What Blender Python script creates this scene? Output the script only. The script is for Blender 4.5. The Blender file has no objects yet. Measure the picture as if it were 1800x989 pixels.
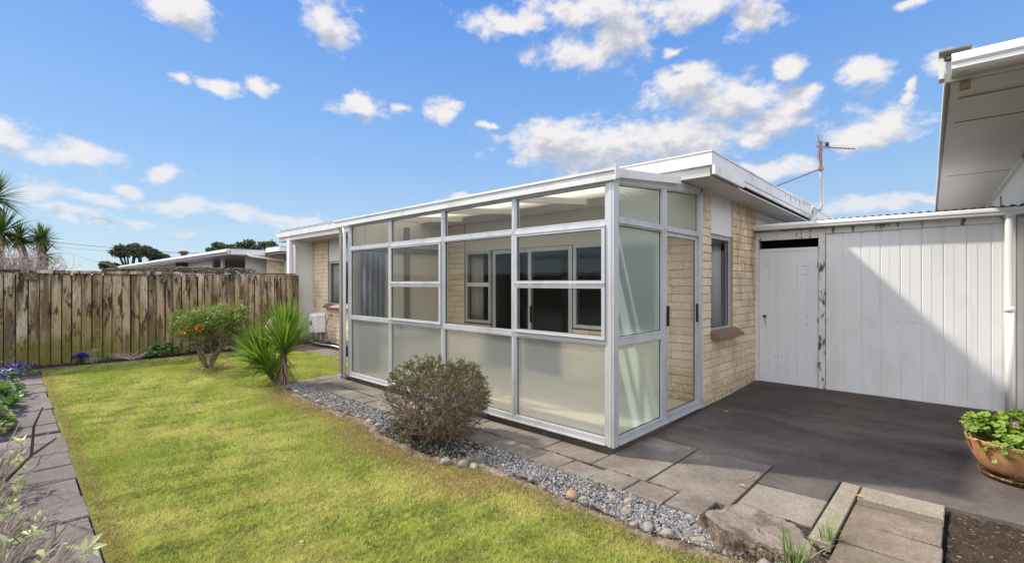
import bpy, math, random
import numpy as np
from mathutils import Vector, Matrix
R = math.radians
random.seed(7); rng = np.random.default_rng(7)
scene = bpy.context.scene
COL = scene.collection

# ------------------------------------------------------------------ camera
FX, FY = 0.72492, 0.68884            # viewing direction on the ground plane
cam_data = bpy.data.cameras.new('camera'); cam = bpy.data.objects.new('camera', cam_data); COL.objects.link(cam)
cam.location = (0, 0, 1.5); cam.rotation_euler = (R(90), 0, math.atan2(FY, FX) - R(90))
cam_data.sensor_width = 36; cam_data.lens = 16.8; cam_data.shift_y = 0.0019
cam_data.clip_start = 0.05; cam_data.clip_end = 3000
scene.camera = cam

# ------------------------------------------------------------------ sun, sky, exposure
SUN = Vector((-0.47, 1.0, 1.133)).normalized()
EL = math.asin(SUN.z); AZ = math.atan2(SUN.x, SUN.y)
sd = bpy.data.lights.new('sun', 'SUN'); sd.energy = 2.5; sd.angle = R(2.4); sd.color = (1.0, 0.94, 0.84)
sun = bpy.data.objects.new('sun', sd); COL.objects.link(sun); sun.rotation_euler = SUN.to_track_quat('Z', 'Y').to_euler()
scene.view_settings.view_transform = 'Standard'; scene.view_settings.look = 'None'
scene.view_settings.exposure = 1.25; scene.view_settings.gamma = 1.0

scene.render.engine = 'CYCLES'; scene.cycles.max_bounces = 8; scene.cycles.diffuse_bounces = 3; scene.cycles.glossy_bounces = 3; scene.cycles.transmission_bounces = 5; scene.cycles.transparent_max_bounces = 8
world = bpy.data.worlds.new("World"); scene.world = world; world.use_nodes = True
wt = world.node_tree; wt.nodes.clear()
def wn(tree, t, **k):
    n = tree.nodes.new(t)
    for a, b in k.items(): setattr(n, a, b)
    return n
CLOUDS = [ # azimuth direction seen as (u, v, half width, half height) on a 1800 px panorama, turned into azimuth / elevation here
 (325,28,62,36),(300,10,40,20),(578,38,44,44),(900,42,85,24),(1050,15,160,34),(1250,8,150,28),(1335,38,52,26),(1035,92,98,30),(1090,60,60,40),
 (1200,160,75,36),(1290,178,100,34),(1370,205,65,28),(1400,165,40,14),(1385,118,28,17),(1522,130,42,29),(1600,155,14,9),(1668,108,55,22),(1530,225,85,40),(1560,205,50,30),
 (1050,258,165,44),(980,250,90,34),(1190,248,125,34),(1330,245,32,20),(320,140,22,9),(378,150,42,15),(468,158,30,14),(628,190,42,19),(778,198,30,20),(712,200,20,10),(855,216,16,7),
 (12,240,42,24),(130,272,90,24),(285,303,38,15),(50,336,60,20),(220,333,28,14),(175,352,55,9),(305,360,65,15),(405,372,60,14),(510,382,70,11),
 (210,392,60,9),(330,419,35,6),(105,384,26,9),(1350,302,70,16),(1520,362,110,16),(1625,345,70,8),(830,345,60,7),(1190,88,18,10),(1605,5,35,10),(1500,245,60,15),(560,395,90,10),(120,372,90,8),
 (1300,362,60,7)]
grp = bpy.data.node_groups.new('cloud_density', 'ShaderNodeTree')
grp.interface.new_socket('P', in_out='INPUT', socket_type='NodeSocketVector')
grp.interface.new_socket('D', in_out='OUTPUT', socket_type='NodeSocketFloat')
gi = wn(grp, 'NodeGroupInput'); go_ = wn(grp, 'NodeGroupOutput')
def nz(scale, det, rough, inp, amp):
    sc = wn(grp, 'ShaderNodeVectorMath', operation='MULTIPLY'); sc.inputs[1].default_value = (1, 1.5, 1)
    grp.links.new(inp, sc.inputs[0])
    n = wn(grp, 'ShaderNodeTexNoise'); n.inputs['Scale'].default_value = scale; n.inputs['Detail'].default_value = det; n.inputs['Roughness'].default_value = rough
    grp.links.new(sc.outputs[0], n.inputs['Vector'])
    s = wn(grp, 'ShaderNodeVectorMath', operation='SUBTRACT'); s.inputs[1].default_value = (.5, .5, .5)
    grp.links.new(n.outputs['Color'], s.inputs[0])
    m = wn(grp, 'ShaderNodeVectorMath', operation='SCALE'); m.inputs['Scale'].default_value = amp
    grp.links.new(s.outputs[0], m.inputs[0]); return n, m
n1, m1 = nz(12, 3, .5, gi.outputs[0], .07)
add = wn(grp, 'ShaderNodeVectorMath', operation='ADD'); grp.links.new(gi.outputs[0], add.inputs[0]); grp.links.new(m1.outputs[0], add.inputs[1])
prev = None
F0 = 840.0
def azel(u, v):
    a = math.atan((u-900)/F0); return a, math.atan((498-v)/F0*math.cos(a))
extra = [(a, e, w, h) for a, e, w, h in ((-3.1,.5,1.1,.38),(2.9,.5,.9,.36),(-2.2,.75,.6,.3),(2.2,.8,.5,.25),(0,1.4,3.2,.22),(-1.5,.35,.3,.08),(-2.0,.5,.35,.12),(-2.5,.3,.4,.07),(-1.9,.2,.4,.05),(2.6,.4,.4,.1),(1.6,.35,.3,.09),(2.0,.6,.3,.12),(-1.3,.75,.3,.1),(0,1.1,.4,.12),(-3,.6,.3,.1))]  # unseen clouds added out of view: big banks as fill, others for reflections
for c in [(*azel(u, v), abs(azel(u+w, v)[0]-azel(u-w, v)[0])/2, abs(azel(u, v-h)[1]-azel(u, v+h)[1])/2) for u, v, w, h in CLOUDS] + extra:
    a, e, w, h = c
    s = wn(grp, 'ShaderNodeVectorMath', operation='SUBTRACT'); s.inputs[1].default_value = (a, e, 0)
    grp.links.new(add.outputs[0], s.inputs[0])
    m = wn(grp, 'ShaderNodeVectorMath', operation='MULTIPLY'); m.inputs[1].default_value = (1/(w*1.2), 1/(h*1.3), 0)
    grp.links.new(s.outputs[0], m.inputs[0])
    l = wn(grp, 'ShaderNodeVectorMath', operation='LENGTH'); grp.links.new(m.outputs[0], l.inputs[0])
    if prev is None: prev = l.outputs['Value']
    else:
        mn = wn(grp, 'ShaderNodeMath', operation='SMOOTH_MIN'); mn.inputs[2].default_value = .25
        grp.links.new(prev, mn.inputs[0]); grp.links.new(l.outputs['Value'], mn.inputs[1]); prev = mn.outputs[0]
inv = wn(grp, 'ShaderNodeMath', operation='MULTIPLY_ADD'); inv.inputs[1].default_value = -1.45; inv.inputs[2].default_value = 1.40; grp.links.new(prev, inv.inputs[0])
n2, _ = nz(21, 10, .64, gi.outputs[0], 1)
ns = wn(grp, 'ShaderNodeMath', operation='MULTIPLY_ADD'); ns.inputs[1].default_value = 3.0; ns.inputs[2].default_value = -1.52
grp.links.new(n2.outputs['Fac'], ns.inputs[0])
ad = wn(grp, 'ShaderNodeMath', operation='ADD'); grp.links.new(inv.outputs[0], ad.inputs[0]); grp.links.new(ns.outputs[0], ad.inputs[1])
grp.links.new(ad.outputs[0], go_.inputs[0])

L = wt.links.new
tc = wn(wt, 'ShaderNodeTexCoord'); sx = wn(wt, 'ShaderNodeSeparateXYZ'); L(tc.outputs['Generated'], sx.inputs[0])
# azimuth clockwise from the house-aligned 46.5 degree bearing, elevation above the horizon
rot = wn(wt, 'ShaderNodeVectorRotate', rotation_type='Z_AXIS'); rot.inputs['Angle'].default_value = -math.atan2(FY, FX)
L(tc.outputs['Generated'], rot.inputs['Vector']); s2 = wn(wt, 'ShaderNodeSeparateXYZ'); L(rot.outputs[0], s2.inputs[0])
at = wn(wt, 'ShaderNodeMath', operation='ARCTAN2'); L(s2.outputs['Y'], at.inputs[0]); L(s2.outputs['X'], at.inputs[1])
neg = wn(wt, 'ShaderNodeMath', operation='MULTIPLY'); neg.inputs[1].default_value = -1; L(at.outputs[0], neg.inputs[0])
asn = wn(wt, 'ShaderNodeMath', operation='ARCSINE'); L(sx.outputs['Z'], asn.inputs[0])
pv = wn(wt, 'ShaderNodeCombineXYZ'); L(neg.outputs[0], pv.inputs[0]); L(asn.outputs[0], pv.inputs[1])
g1 = wn(wt, 'ShaderNodeGroup', node_tree=grp); L(pv.outputs[0], g1.inputs[0])
off = wn(wt, 'ShaderNodeVectorMath', operation='ADD'); off.inputs[1].default_value = (-.008, .034, 0); L(pv.outputs[0], off.inputs[0])
g2 = wn(wt, 'ShaderNodeGroup', node_tree=grp); L(off.outputs[0], g2.inputs[0])
al = wn(wt, 'ShaderNodeMapRange', interpolation_type='SMOOTHSTEP'); al.inputs['From Min'].default_value = -.22; al.inputs['From Max'].default_value = .95; L(g1.outputs[0], al.inputs['Value'])
sh = wn(wt, 'ShaderNodeMapRange', interpolation_type='SMOOTHSTEP'); sh.inputs['From Min'].default_value = .1; sh.inputs['From Max'].default_value = 1.25; L(g2.outputs[0], sh.inputs['Value'])
cr = wn(wt, 'ShaderNodeMix', data_type='RGBA'); cr.inputs[6].default_value = (2.6, 2.5, 2.48, 1); cr.inputs[7].default_value = (1.45, 1.55, 1.8, 1); L(sh.outputs[0], cr.inputs[0])
sky = wn(wt, 'ShaderNodeTexSky', sky_type='NISHITA'); sky.sun_disc = False; sky.sun_elevation = EL; sky.sun_rotation = AZ % (2*math.pi)
sky.air_density = 1.0; sky.dust_density = 0.4; sky.ozone_density = 2.0
hsv = wn(wt, 'ShaderNodeHueSaturation'); hsv.inputs['Saturation'].default_value = 1.0; hsv.inputs['Value'].default_value = 1.0; L(sky.outputs[0], hsv.inputs['Color'])
# thin high haze near the horizon
hz = wn(wt, 'ShaderNodeMapRange'); hz.inputs['From Min'].default_value = .0; hz.inputs['From Max'].default_value = .5; hz.inputs['To Min'].default_value = .55; hz.inputs['To Max'].default_value = 0; L(asn.outputs[0], hz.inputs['Value'])
hz.inputs['From Max'].default_value = .62; hz.inputs['To Min'].default_value = 0; hz.inputs['To Max'].default_value = 1
air = wn(wt, 'ShaderNodeValToRGB'); ae = air.color_ramp.elements; ae.new(.35)
for i_, (p_, c_) in enumerate(((0, (.215,.285,.325)), (.40, (.105,.195,.345)), (.95, (.034,.112,.325)))): ae[i_].position = p_; ae[i_].color = (*c_, 1)
L(hz.outputs[0], air.inputs[0]); a10 = wn(wt, 'ShaderNodeVectorMath', operation='SCALE'); a10.inputs['Scale'].default_value = 6.7; L(air.outputs[0], a10.inputs[0])
hm = wn(wt, 'ShaderNodeMix', data_type='RGBA'); hm.inputs[0].default_value = .94; L(a10.outputs[0], hm.inputs[7]); L(hsv.outputs[0], hm.inputs[6])
# clouds behind the camera boosted, an added unseen fill for shaded surfaces
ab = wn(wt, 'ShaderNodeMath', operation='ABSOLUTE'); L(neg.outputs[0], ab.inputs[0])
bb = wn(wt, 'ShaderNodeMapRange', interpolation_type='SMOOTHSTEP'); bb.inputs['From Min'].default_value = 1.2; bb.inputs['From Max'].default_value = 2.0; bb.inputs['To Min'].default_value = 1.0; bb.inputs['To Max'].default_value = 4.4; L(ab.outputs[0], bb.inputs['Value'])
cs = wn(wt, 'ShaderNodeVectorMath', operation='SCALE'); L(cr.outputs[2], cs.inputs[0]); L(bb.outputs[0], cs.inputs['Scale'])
mx = wn(wt, 'ShaderNodeMix', data_type='RGBA'); thin = wn(wt, 'ShaderNodeMapRange'); thin.inputs['From Min'].default_value = .03; thin.inputs['From Max'].default_value = .24; thin.inputs['To Min'].default_value = .45; thin.inputs['To Max'].default_value = .97; L(asn.outputs[0], thin.inputs['Value'])
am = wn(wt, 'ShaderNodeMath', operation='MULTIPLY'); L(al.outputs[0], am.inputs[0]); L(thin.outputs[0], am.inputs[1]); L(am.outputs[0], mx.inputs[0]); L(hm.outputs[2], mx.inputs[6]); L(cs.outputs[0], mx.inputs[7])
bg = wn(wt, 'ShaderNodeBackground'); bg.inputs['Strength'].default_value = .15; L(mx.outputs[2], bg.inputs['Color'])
wo = wn(wt, 'ShaderNodeOutputWorld'); L(bg.outputs[0], wo.inputs['Surface'])

# ------------------------------------------------------------------ materials
class NT:
    def __init__(s, name):
        s.m = bpy.data.materials.new(name); s.m.use_nodes = True; s.t = s.m.node_tree; s.t.nodes.clear()
        s.out = s.n('ShaderNodeOutputMaterial'); s.geo = None
    def n(s, t, **k): return wn(s.t, t, **k)
    def l(s, a, b): s.t.links.new(a, b)
    def pos(s, scale=(1,1,1), obj=False):
        if obj: src = s.n('ShaderNodeTexCoord').outputs['Object']
        else: src = s.n('ShaderNodeNewGeometry').outputs['Position']
        mp = s.n('ShaderNodeVectorMath', operation='MULTIPLY'); mp.inputs[1].default_value = scale; s.l(src, mp.inputs[0]); return mp.outputs[0]
    def noise(s, scale, det=4, rough=.55, stretch=(1,1,1), obj=False, per=0.):
        n = s.n('ShaderNodeTexNoise'); n.inputs['Scale'].default_value = scale; n.inputs['Detail'].default_value = det; n.inputs['Roughness'].default_value = rough
        v = s.pos(stretch, obj)
        if per:
            m = s.n('ShaderNodeMath', operation='MULTIPLY'); m.inputs[1].default_value = per; s.l(s.attr(), m.inputs[0])
            q = s.n('ShaderNodeVectorMath', operation='ADD'); s.l(v, q.inputs[0]); s.l(m.outputs[0], q.inputs[1]); v = q.outputs[0]
        s.l(v, n.inputs['Vector']); return n.outputs['Fac']
    def ramp(s, fac, stops):
        r = s.n('ShaderNodeValToRGB'); e = r.color_ramp.elements
        while len(e) < len(stops): e.new(.5)
        for i, (p, c) in enumerate(stops): e[i].position = p; e[i].color = (*c, 1) if len(c) == 3 else c
        s.l(fac, r.inputs[0]); return r.outputs[0]
    def maprange(s, v, a, b, c=0., d=1.):
        r = s.n('ShaderNodeMapRange'); r.inputs[1].default_value = a; r.inputs[2].default_value = b; r.inputs[3].default_value = c; r.inputs[4].default_value = d
        s.l(v, r.inputs[0]); return r.outputs[0]
    def mix(s, fac, a, b, mode='MIX'):
        m = s.n('ShaderNodeMix', data_type='RGBA', blend_type=mode)
        for i, v in ((0, fac), (6, a), (7, b)):
            if isinstance(v, (int, float)): m.inputs[i].default_value = v
            elif isinstance(v, tuple): m.inputs[i].default_value = (*v, 1)
            else: s.l(v, m.inputs[i])
        return m.outputs[2]
    def math(s, op, a, b):
        m = s.n('ShaderNodeMath', operation=op)
        for i, v in enumerate((a, b)):
            if isinstance(v, (int, float)): m.inputs[i].default_value = v
            else: s.l(v, m.inputs[i])
        return m.outputs[0]
    def attr(s, name='rnd'):
        return s.n('ShaderNodeAttribute', attribute_name=name).outputs['Fac']
    def bump(s, h, strength=.3, dist=.01):
        b = s.n('ShaderNodeBump'); b.inputs['Strength'].default_value = strength; b.inputs['Distance'].default_value = dist; s.l(h, b.inputs['Height']); return b.outputs[0]
    def pbr(s, col, rough=.6, metal=0., nrm=None, spec=.5):
        p = s.n('ShaderNodeBsdfPrincipled')
        if isinstance(col, tuple): p.inputs['Base Color'].default_value = (*col, 1)
        else: s.l(col, p.inputs['Base Color'])
        if isinstance(rough, (int, float)): p.inputs['Roughness'].default_value = rough
        else: s.l(rough, p.inputs['Roughness'])
        p.inputs['Metallic'].default_value = metal; p.inputs['Specular IOR Level'].default_value = spec
        if nrm is not None: s.l(nrm, p.inputs['Normal'])
        s.l(p.outputs[0], s.out.inputs[0]); s.p = p; return s.m

def paint(name, base, dirt=(.3,.27,.22), amt=.35, rough=.45, sc=3.):
    t = NT(name); a = t.noise(sc, 6, .65, (1,1,.35)); b = t.noise(55, 3)
    f = t.maprange(a, .5, .78, 0, amt)
    c = t.mix(f, base, dirt); c = t.mix(t.maprange(b, .3, .7, 0, .06), c, (base[0]*.8, base[1]*.8, base[2]*.78))
    return t.pbr(c, rough, nrm=t.bump(b, .08, .003))
M = {}
M['white'] = paint('white_paint', (.71,.695,.665), amt=.34)
M['fascia'] = paint('fascia_paint', (.66,.65,.62), dirt=(.33,.29,.23), amt=.55, sc=2.6)
M['soffit'] = paint('soffit_paint', (.56,.535,.50), dirt=(.3,.27,.23), amt=.3, sc=1.3)
M['cream'] = paint('cream_panel', (.62,.57,.48), amt=.15)
M['pipe'] = paint('pipe_plastic', (.74,.73,.69), amt=.12, rough=.35)
def peeling(name, base, bare, lo, hi, sc=9):
    t = NT(name); a = t.noise(sc, 8, .7, (1.6,1.6,.55)); r = t.noise(2.5, 4, .6, (1,1,.4))
    f = t.maprange(a, lo, hi); c = t.mix(f, t.mix(t.maprange(r, .45, .75, 0, .45), base, (.5,.38,.22)), bare)
    return t.pbr(c, .6, nrm=t.bump(t.math('MULTIPLY', f, -1.), .6, .004))
M['peel'] = peeling('peeling_paint', (.68,.66,.62), (.11,.07,.045), .545, .575)
M['peelbeam'] = peeling('peeling_beam_paint', (.66,.64,.59), (.14,.095,.06), .565, .60, 7)
M['gable_peel'] = peeling('weathered_barge_paint', (.70,.69,.65), (.22,.17,.12), .66, .69, 10)
# aluminium joinery with a pale mill finish
t = NT('aluminium'); a = t.noise(6, 5, .6, (1,1,.25)); b = t.noise(120, 2)
M['alu'] = t.pbr(t.mix(t.maprange(a, .35, .75, 0, .5), t.mix(t.maprange(t.noise(4, 6, .65, (1,1,.6)), .52, .68, 0, .5), (.57,.57,.565), (.34,.325,.30)), (.43,.43,.425)), t.maprange(b, .3, .7, .35, .5), .35, t.bump(b, .05, .001))
t = NT('rubber_gasket'); M['rubber'] = t.pbr((.02,.02,.02), .6)
t = NT('black_plastic'); M['black'] = t.pbr((.015,.015,.016), .4)
t = NT('dark_pot'); M['darkpot'] = t.pbr((.03,.035,.04), .5)
t = NT('dark_void'); M['void'] = t.pbr((.008,.008,.008), .9)
# brown post
t = NT('weathered_post'); M['post'] = t.pbr(t.mix(t.noise(8, 5, .6, (2,2,.3)), (.17,.14,.115), (.28,.25,.22)), .6)
def glass(name, tint, frost=0., texture=False):
    t = NT(name)
    fr = t.n('ShaderNodeFresnel'); geo = t.n('ShaderNodeNewGeometry'); ior = 1.52 if not frost else 1.25
    t.l(t.maprange(geo.outputs['Backfacing'], 0, 1, ior, 1/ior), fr.inputs['IOR'])
    gl = t.n('ShaderNodeBsdfGlossy'); gl.inputs['Roughness'].default_value = 0.0 if not frost else .45
    tr = t.n('ShaderNodeBsdfTransparent'); tr.inputs[0].default_value = (*tint, 1)
    body = tr.outputs[0]
    if frost:
        rf = t.n('ShaderNodeBsdfRefraction'); t.l(t.maprange(geo.outputs['Backfacing'], 0, 1, 1.06, 1/1.06), rf.inputs['IOR']); rf.inputs['Roughness'].default_value = frost; rf.inputs[0].default_value = (*tint, 1)
        tl = t.n('ShaderNodeBsdfTranslucent'); tl.inputs[0].default_value = (*tint, 1)
        df = t.n('ShaderNodeBsdfDiffuse'); df.inputs[0].default_value = (tint[0]*.75, tint[1]*.77, tint[2]*.75, 1)
        m1 = t.n('ShaderNodeMixShader'); m1.inputs[0].default_value = .32; t.l(rf.outputs[0], m1.inputs[1]); t.l(tl.outputs[0], m1.inputs[2])
        m2 = t.n('ShaderNodeMixShader'); m2.inputs[0].default_value = .16; t.l(m1.outputs[0], m2.inputs[1]); t.l(df.outputs[0], m2.inputs[2])
        body = m2.outputs[0]
        if texture:
            v = t.n('ShaderNodeTexVoronoi'); v.inputs['Scale'].default_value = 70; t.l(t.pos(), v.inputs['Vector'])
            bn = t.bump(v.outputs['Distance'], .8, .012)
            for x in (rf, gl, df): t.l(bn, x.inputs['Normal'])
    mx_ = t.n('ShaderNodeMixShader'); t.l(fr.outputs[0], mx_.inputs[0]); t.l(body, mx_.inputs[1]); t.l(gl.outputs[0], mx_.inputs[2])
    if not frost:   # old float glass: very slight waviness
        bn = t.bump(t.noise(1.6, 2, .4), .12, .02); t.l(bn, gl.inputs['Normal'])
    t.l(mx_.outputs[0], t.out.inputs[0]); return t.m
M['glass'] = glass('clear_glass', (.86,.885,.88))
t = NT('translucent_roof_sheet'); tl = t.n('ShaderNodeBsdfTranslucent'); tl.inputs[0].default_value = (.82,.76,.64,1); df = t.n('ShaderNodeBsdfDiffuse'); df.inputs[0].default_value = (.74,.68,.58,1)
mm = t.n('ShaderNodeMixShader'); mm.inputs[0].default_value = .45; t.l(tl.outputs[0], mm.inputs[1]); t.l(df.outputs[0], mm.inputs[2]); t.l(mm.outputs[0], t.out.inputs[0]); M['sheet'] = t.m
M['frost'] = glass('frosted_glass', (.87,.91,.865), .48)
M['frostg'] = glass('greenish_frosted_glass', (.70,.85,.81), .5)
M['stipple'] = glass('stippled_glass', (.76,.86,.82), .16, True)
# bricks
def brick(name, c1, c2, stain=.5):
    t = NT(name); a = t.attr(); n = t.noise(28, 7, .7); s = t.noise(2.2, 5, .62, (1,1,.45)); f = t.noise(140, 3)
    c = t.mix(a, c1, c2); c = t.mix(t.maprange(n, .45, .72, 0, .5), c, (c2[0]*.62, c2[1]*.56, c2[2]*.5))
    c = t.mix(t.maprange(s, .52, .74, 0, stain), c, (.30,.20,.11))
    sp = t.n('ShaderNodeSeparateXYZ'); t.l(t.pos(), sp.inputs[0]); low = t.maprange(sp.outputs[2], .35, .08)   # splash dirt near the ground
    c = t.mix(t.math('MULTIPLY', low, t.maprange(n, .38, .62, 0, .8)), c, (.26,.19,.11))
    right = t.math('MULTIPLY', t.maprange(sp.outputs[0], 6.6, 6.75), t.maprange(t.noise(3.2, 6, .7, (1.6,1.6,.5)), .44, .60, 0, .75))
    top_ = t.maprange(sp.outputs[2], 1.0, 1.7); c = t.mix(t.math('MULTIPLY', right, top_), c, (.33,.20,.10))
    h = t.math('ADD', t.math('MULTIPLY', n, 1.), t.math('MULTIPLY', f, .4))
    return t.pbr(c, .85, nrm=t.bump(h, 1., .016), spec=.2)
M['brick'] = brick('cream_brick', (.86,.71,.51), (.76,.60,.40))
M['mortar'] = NT('mortar').pbr((.40,.30,.19), .95, spec=.1)
# timber
def timber(name, c1, c2, c3, moss, z0=.1, z1=1.0):
    t = NT(name); a = t.attr(); g = t.noise(16, 8, .72, (5,5,.35), per=31); s = t.noise(1.9, 6, .7, (3.2,3.2,.42), per=9); k = t.noise(6, 5, .7, (1.6,1.6,.4), per=7); sp0 = t.n('ShaderNodeSeparateXYZ'); t.l(t.pos(), sp0.inputs[0])
    c = t.ramp(g, [(.28, c3), (.46, c1), (.68, c2)]); mid = t.math('MULTIPLY', t.maprange(sp0.outputs[2], z1+.75, z1-.1), t.maprange(t.noise(2.3, 5, .65, (1.2,1.2,.5), per=5), .36, .56, .0, .85)); c = t.mix(mid, c, (c1[0]*.72, c1[1]*.62, c1[2]*.28))
    c = t.mix(t.math('MULTIPLY', a, .75), c, (c1[0]*.62, c1[1]*.52, c1[2]*.38))
    c = t.mix(t.maprange(s, .44, .56, 0, .85), c, (.10,.065,.035))
    c = t.mix(t.maprange(k, .54, .61, 0, .92), c, (.035,.022,.014))
    sp = t.n('ShaderNodeSeparateXYZ'); t.l(t.pos(), sp.inputs[0])
    zz = t.math('ADD', sp.outputs[2], t.math('MULTIPLY', t.math('SUBTRACT', t.noise(1.1, 4, .6), .5), -4.0))
    c = t.mix(t.maprange(zz, z1, z0, 0, .8), c, moss); c = t.mix(t.maprange(a, 1.4, 1.6), c, (.03,.022,.015))  # high rnd marks the backing boards, darkened as shade behind the gaps
    return t.pbr(c, .9, nrm=t.bump(g, .5, .006), spec=.15)
M['paling'] = timber('fence_timber', (.50,.41,.30), (.68,.60,.50), (.20,.14,.09), (.17,.15,.03))
M['cap'] = timber('fence_cap_timber', (.62,.58,.52), (.70,.66,.61), (.42,.37,.32), (.5,.46,.38), -9, -8)
M['darkwood'] = timber('dark_timber', (.09,.065,.045), (.15,.12,.09), (.04,.03,.02), (.06,.05,.02), -9, -8)
# ground
t = NT('soil'); n = t.noise(14, 8, .75); b = t.noise(60, 4)
M['soil'] = t.pbr(t.ramp(n, [(.3, (.035,.025,.018)), (.6, (.085,.062,.045)), (.8, (.15,.115,.085))]), .95, nrm=t.bump(t.math('ADD', n, b), 1., .03), spec=.1)
t = NT('edging_earth'); n = t.noise(22, 7, .75); b = t.noise(5, 5, .6); M['edging'] = t.pbr(t.mix(t.maprange(b, .42, .6), t.mix(t.maprange(n, .35, .62), (.20,.15,.11), (.34,.28,.21)), (.10,.075,.05)), .95, nrm=t.bump(n, 1., .012), spec=.1)
t = NT('lawn_soil'); n = t.noise(2.0, 6, .6); n2 = t.noise(30, 6, .7)
c = t.ramp(n, [(.35, (.13,.13,.03)), (.55, (.20,.18,.05)), (.7, (.36,.28,.11))])
M['turf'] = t.pbr(t.mix(t.maprange(n2, .4, .7, 0, .6), c, (.09,.08,.03)), .95, nrm=t.bump(n2, 1., .02), spec=.1)
t = NT('grass_blades'); a = t.attr(); n = t.noise(1.5, 5, .62); n3 = t.noise(.55, 3, .5); dr = t.attr('dry')
c = t.mix(a, (.13,.18,.025), (.62,.68,.15)); c = t.mix(t.maprange(n, .45, .60, 0, .75), c, (.70,.64,.22)); c = t.mix(t.maprange(n3, .44, .62, 0, .65), c, (.30,.40,.05))
c = t.mix(dr, c, (.36,.25,.11))
p = t.n('ShaderNodeBsdfPrincipled'); t.l(c, p.inputs['Base Color']); p.inputs['Roughness'].default_value = .6; p.inputs['Specular IOR Level'].default_value = .25
tl = t.n('ShaderNodeBsdfTranslucent'); t.l(c, tl.inputs[0]); mm = t.n('ShaderNodeMixShader'); mm.inputs[0].default_value = .35
t.l(p.outputs[0], mm.inputs[1]); t.l(tl.outputs[0], mm.inputs[2]); t.l(mm.outputs[0], t.out.inputs[0]); M['grass'] = t.m
def leafmat(name, dark, light, extra=None, spec=.4, trans=.3, rough=.45):
    t = NT(name); a = t.attr(); c = t.mix(a, dark, light)
    if extra: c = t.mix(t.maprange(a, extra[1], extra[1]+.02), c, extra[0])
    p = t.n('ShaderNodeBsdfPrincipled'); t.l(c, p.inputs['Base Color']); p.inputs['Roughness'].default_value = rough; p.inputs['Specular IOR Level'].default_value = spec
    tl = t.n('ShaderNodeBsdfTranslucent'); t.l(c, tl.inputs[0]); mm = t.n('ShaderNodeMixShader'); mm.inputs[0].default_value = trans
    t.l(p.outputs[0], mm.inputs[1]); t.l(tl.outputs[0], mm.inputs[2]); t.l(mm.outputs[0], t.out.inputs[0]); return t.m
M['leaf'] = leafmat('shrub_leaf', (.07,.12,.025), (.26,.32,.06), ((.42,.42,.16), .9))
M['hebe'] = leafmat('hebe_leaf', (.055,.07,.02), (.19,.20,.065), ((.25,.12,.06), .88))
M['yucca'] = leafmat('sword_leaf', (.10,.20,.02), (.27,.38,.05), trans=.35)
M['deadleaf'] = leafmat('dead_leaf', (.16,.11,.06), (.36,.28,.17), trans=.15)
M['palm'] = leafmat('palm_leaf', (.05,.10,.025), (.18,.26,.05))
M['farleaf'] = leafmat('far_leaf', (.04,.055,.03), (.12,.14,.06), trans=.15)
M['geran'] = leafmat('geranium_leaf', (.045,.11,.012), (.33,.46,.06), trans=.35)
M['bedleaf'] = leafmat('bed_leaf', (.05,.12,.02), (.17,.30,.06), trans=.3)
M['varieg'] = leafmat('variegated_leaf', (.34,.40,.14), (.78,.76,.46), trans=.35)
M['purple'] = leafmat('purple_petal', (.05,.01,.28), (.16,.05,.55), trans=.3)
M['orange'] = leafmat('orange_petal', (.75,.22,.01), (.85,.50,.02), trans=.3)
M['bulb'] = leafmat('strap_leaf', (.09,.18,.03), (.30,.38,.12), trans=.3)
def bark(name, a, b, sc=20):
    t = NT(name); n = t.noise(sc, 6, .65, (1,1,.4)); return t.pbr(t.mix(t.maprange(n, .35, .65), a, b), .85, nrm=t.bump(n, .6, .006), spec=.15)
M['bark'] = bark('shrub_bark', (.10,.08,.055), (.26,.215,.16))
M['twig'] = bark('dry_twig', (.20,.145,.11), (.52,.43,.36))
M['pinktwig'] = bark('pale_twig', (.33,.25,.20), (.58,.48,.40))
M['hebetwig'] = bark('hebe_twig', (.075,.05,.037), (.27,.19,.145))
M['darktwig'] = bark('dark_twig', (.06,.045,.035), (.14,.11,.09))
M['trunk'] = bark('fibrous_trunk', (.045,.032,.022), (.20,.15,.10), 30)
M['vine'] = bark('vine_stem', (.07,.055,.035), (.25,.21,.14), 14)
def stone(name, cs, sc=25, rnd=True, rough=.85):
    t = NT(name); n = t.noise(sc, 6, .7, obj=True)
    a = t.attr() if rnd else n
    c = t.ramp(a, cs); c = t.mix(t.maprange(n, .4, .7, 0, .35), c, (.2,.18,.16))
    return t.pbr(c, rough, nrm=t.bump(n, .4, .004), spec=.3)
M['gravel'] = stone('grey_gravel', [(0,(.085,.08,.077)),(.5,(.20,.19,.182)),(1,(.40,.38,.36))])
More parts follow.
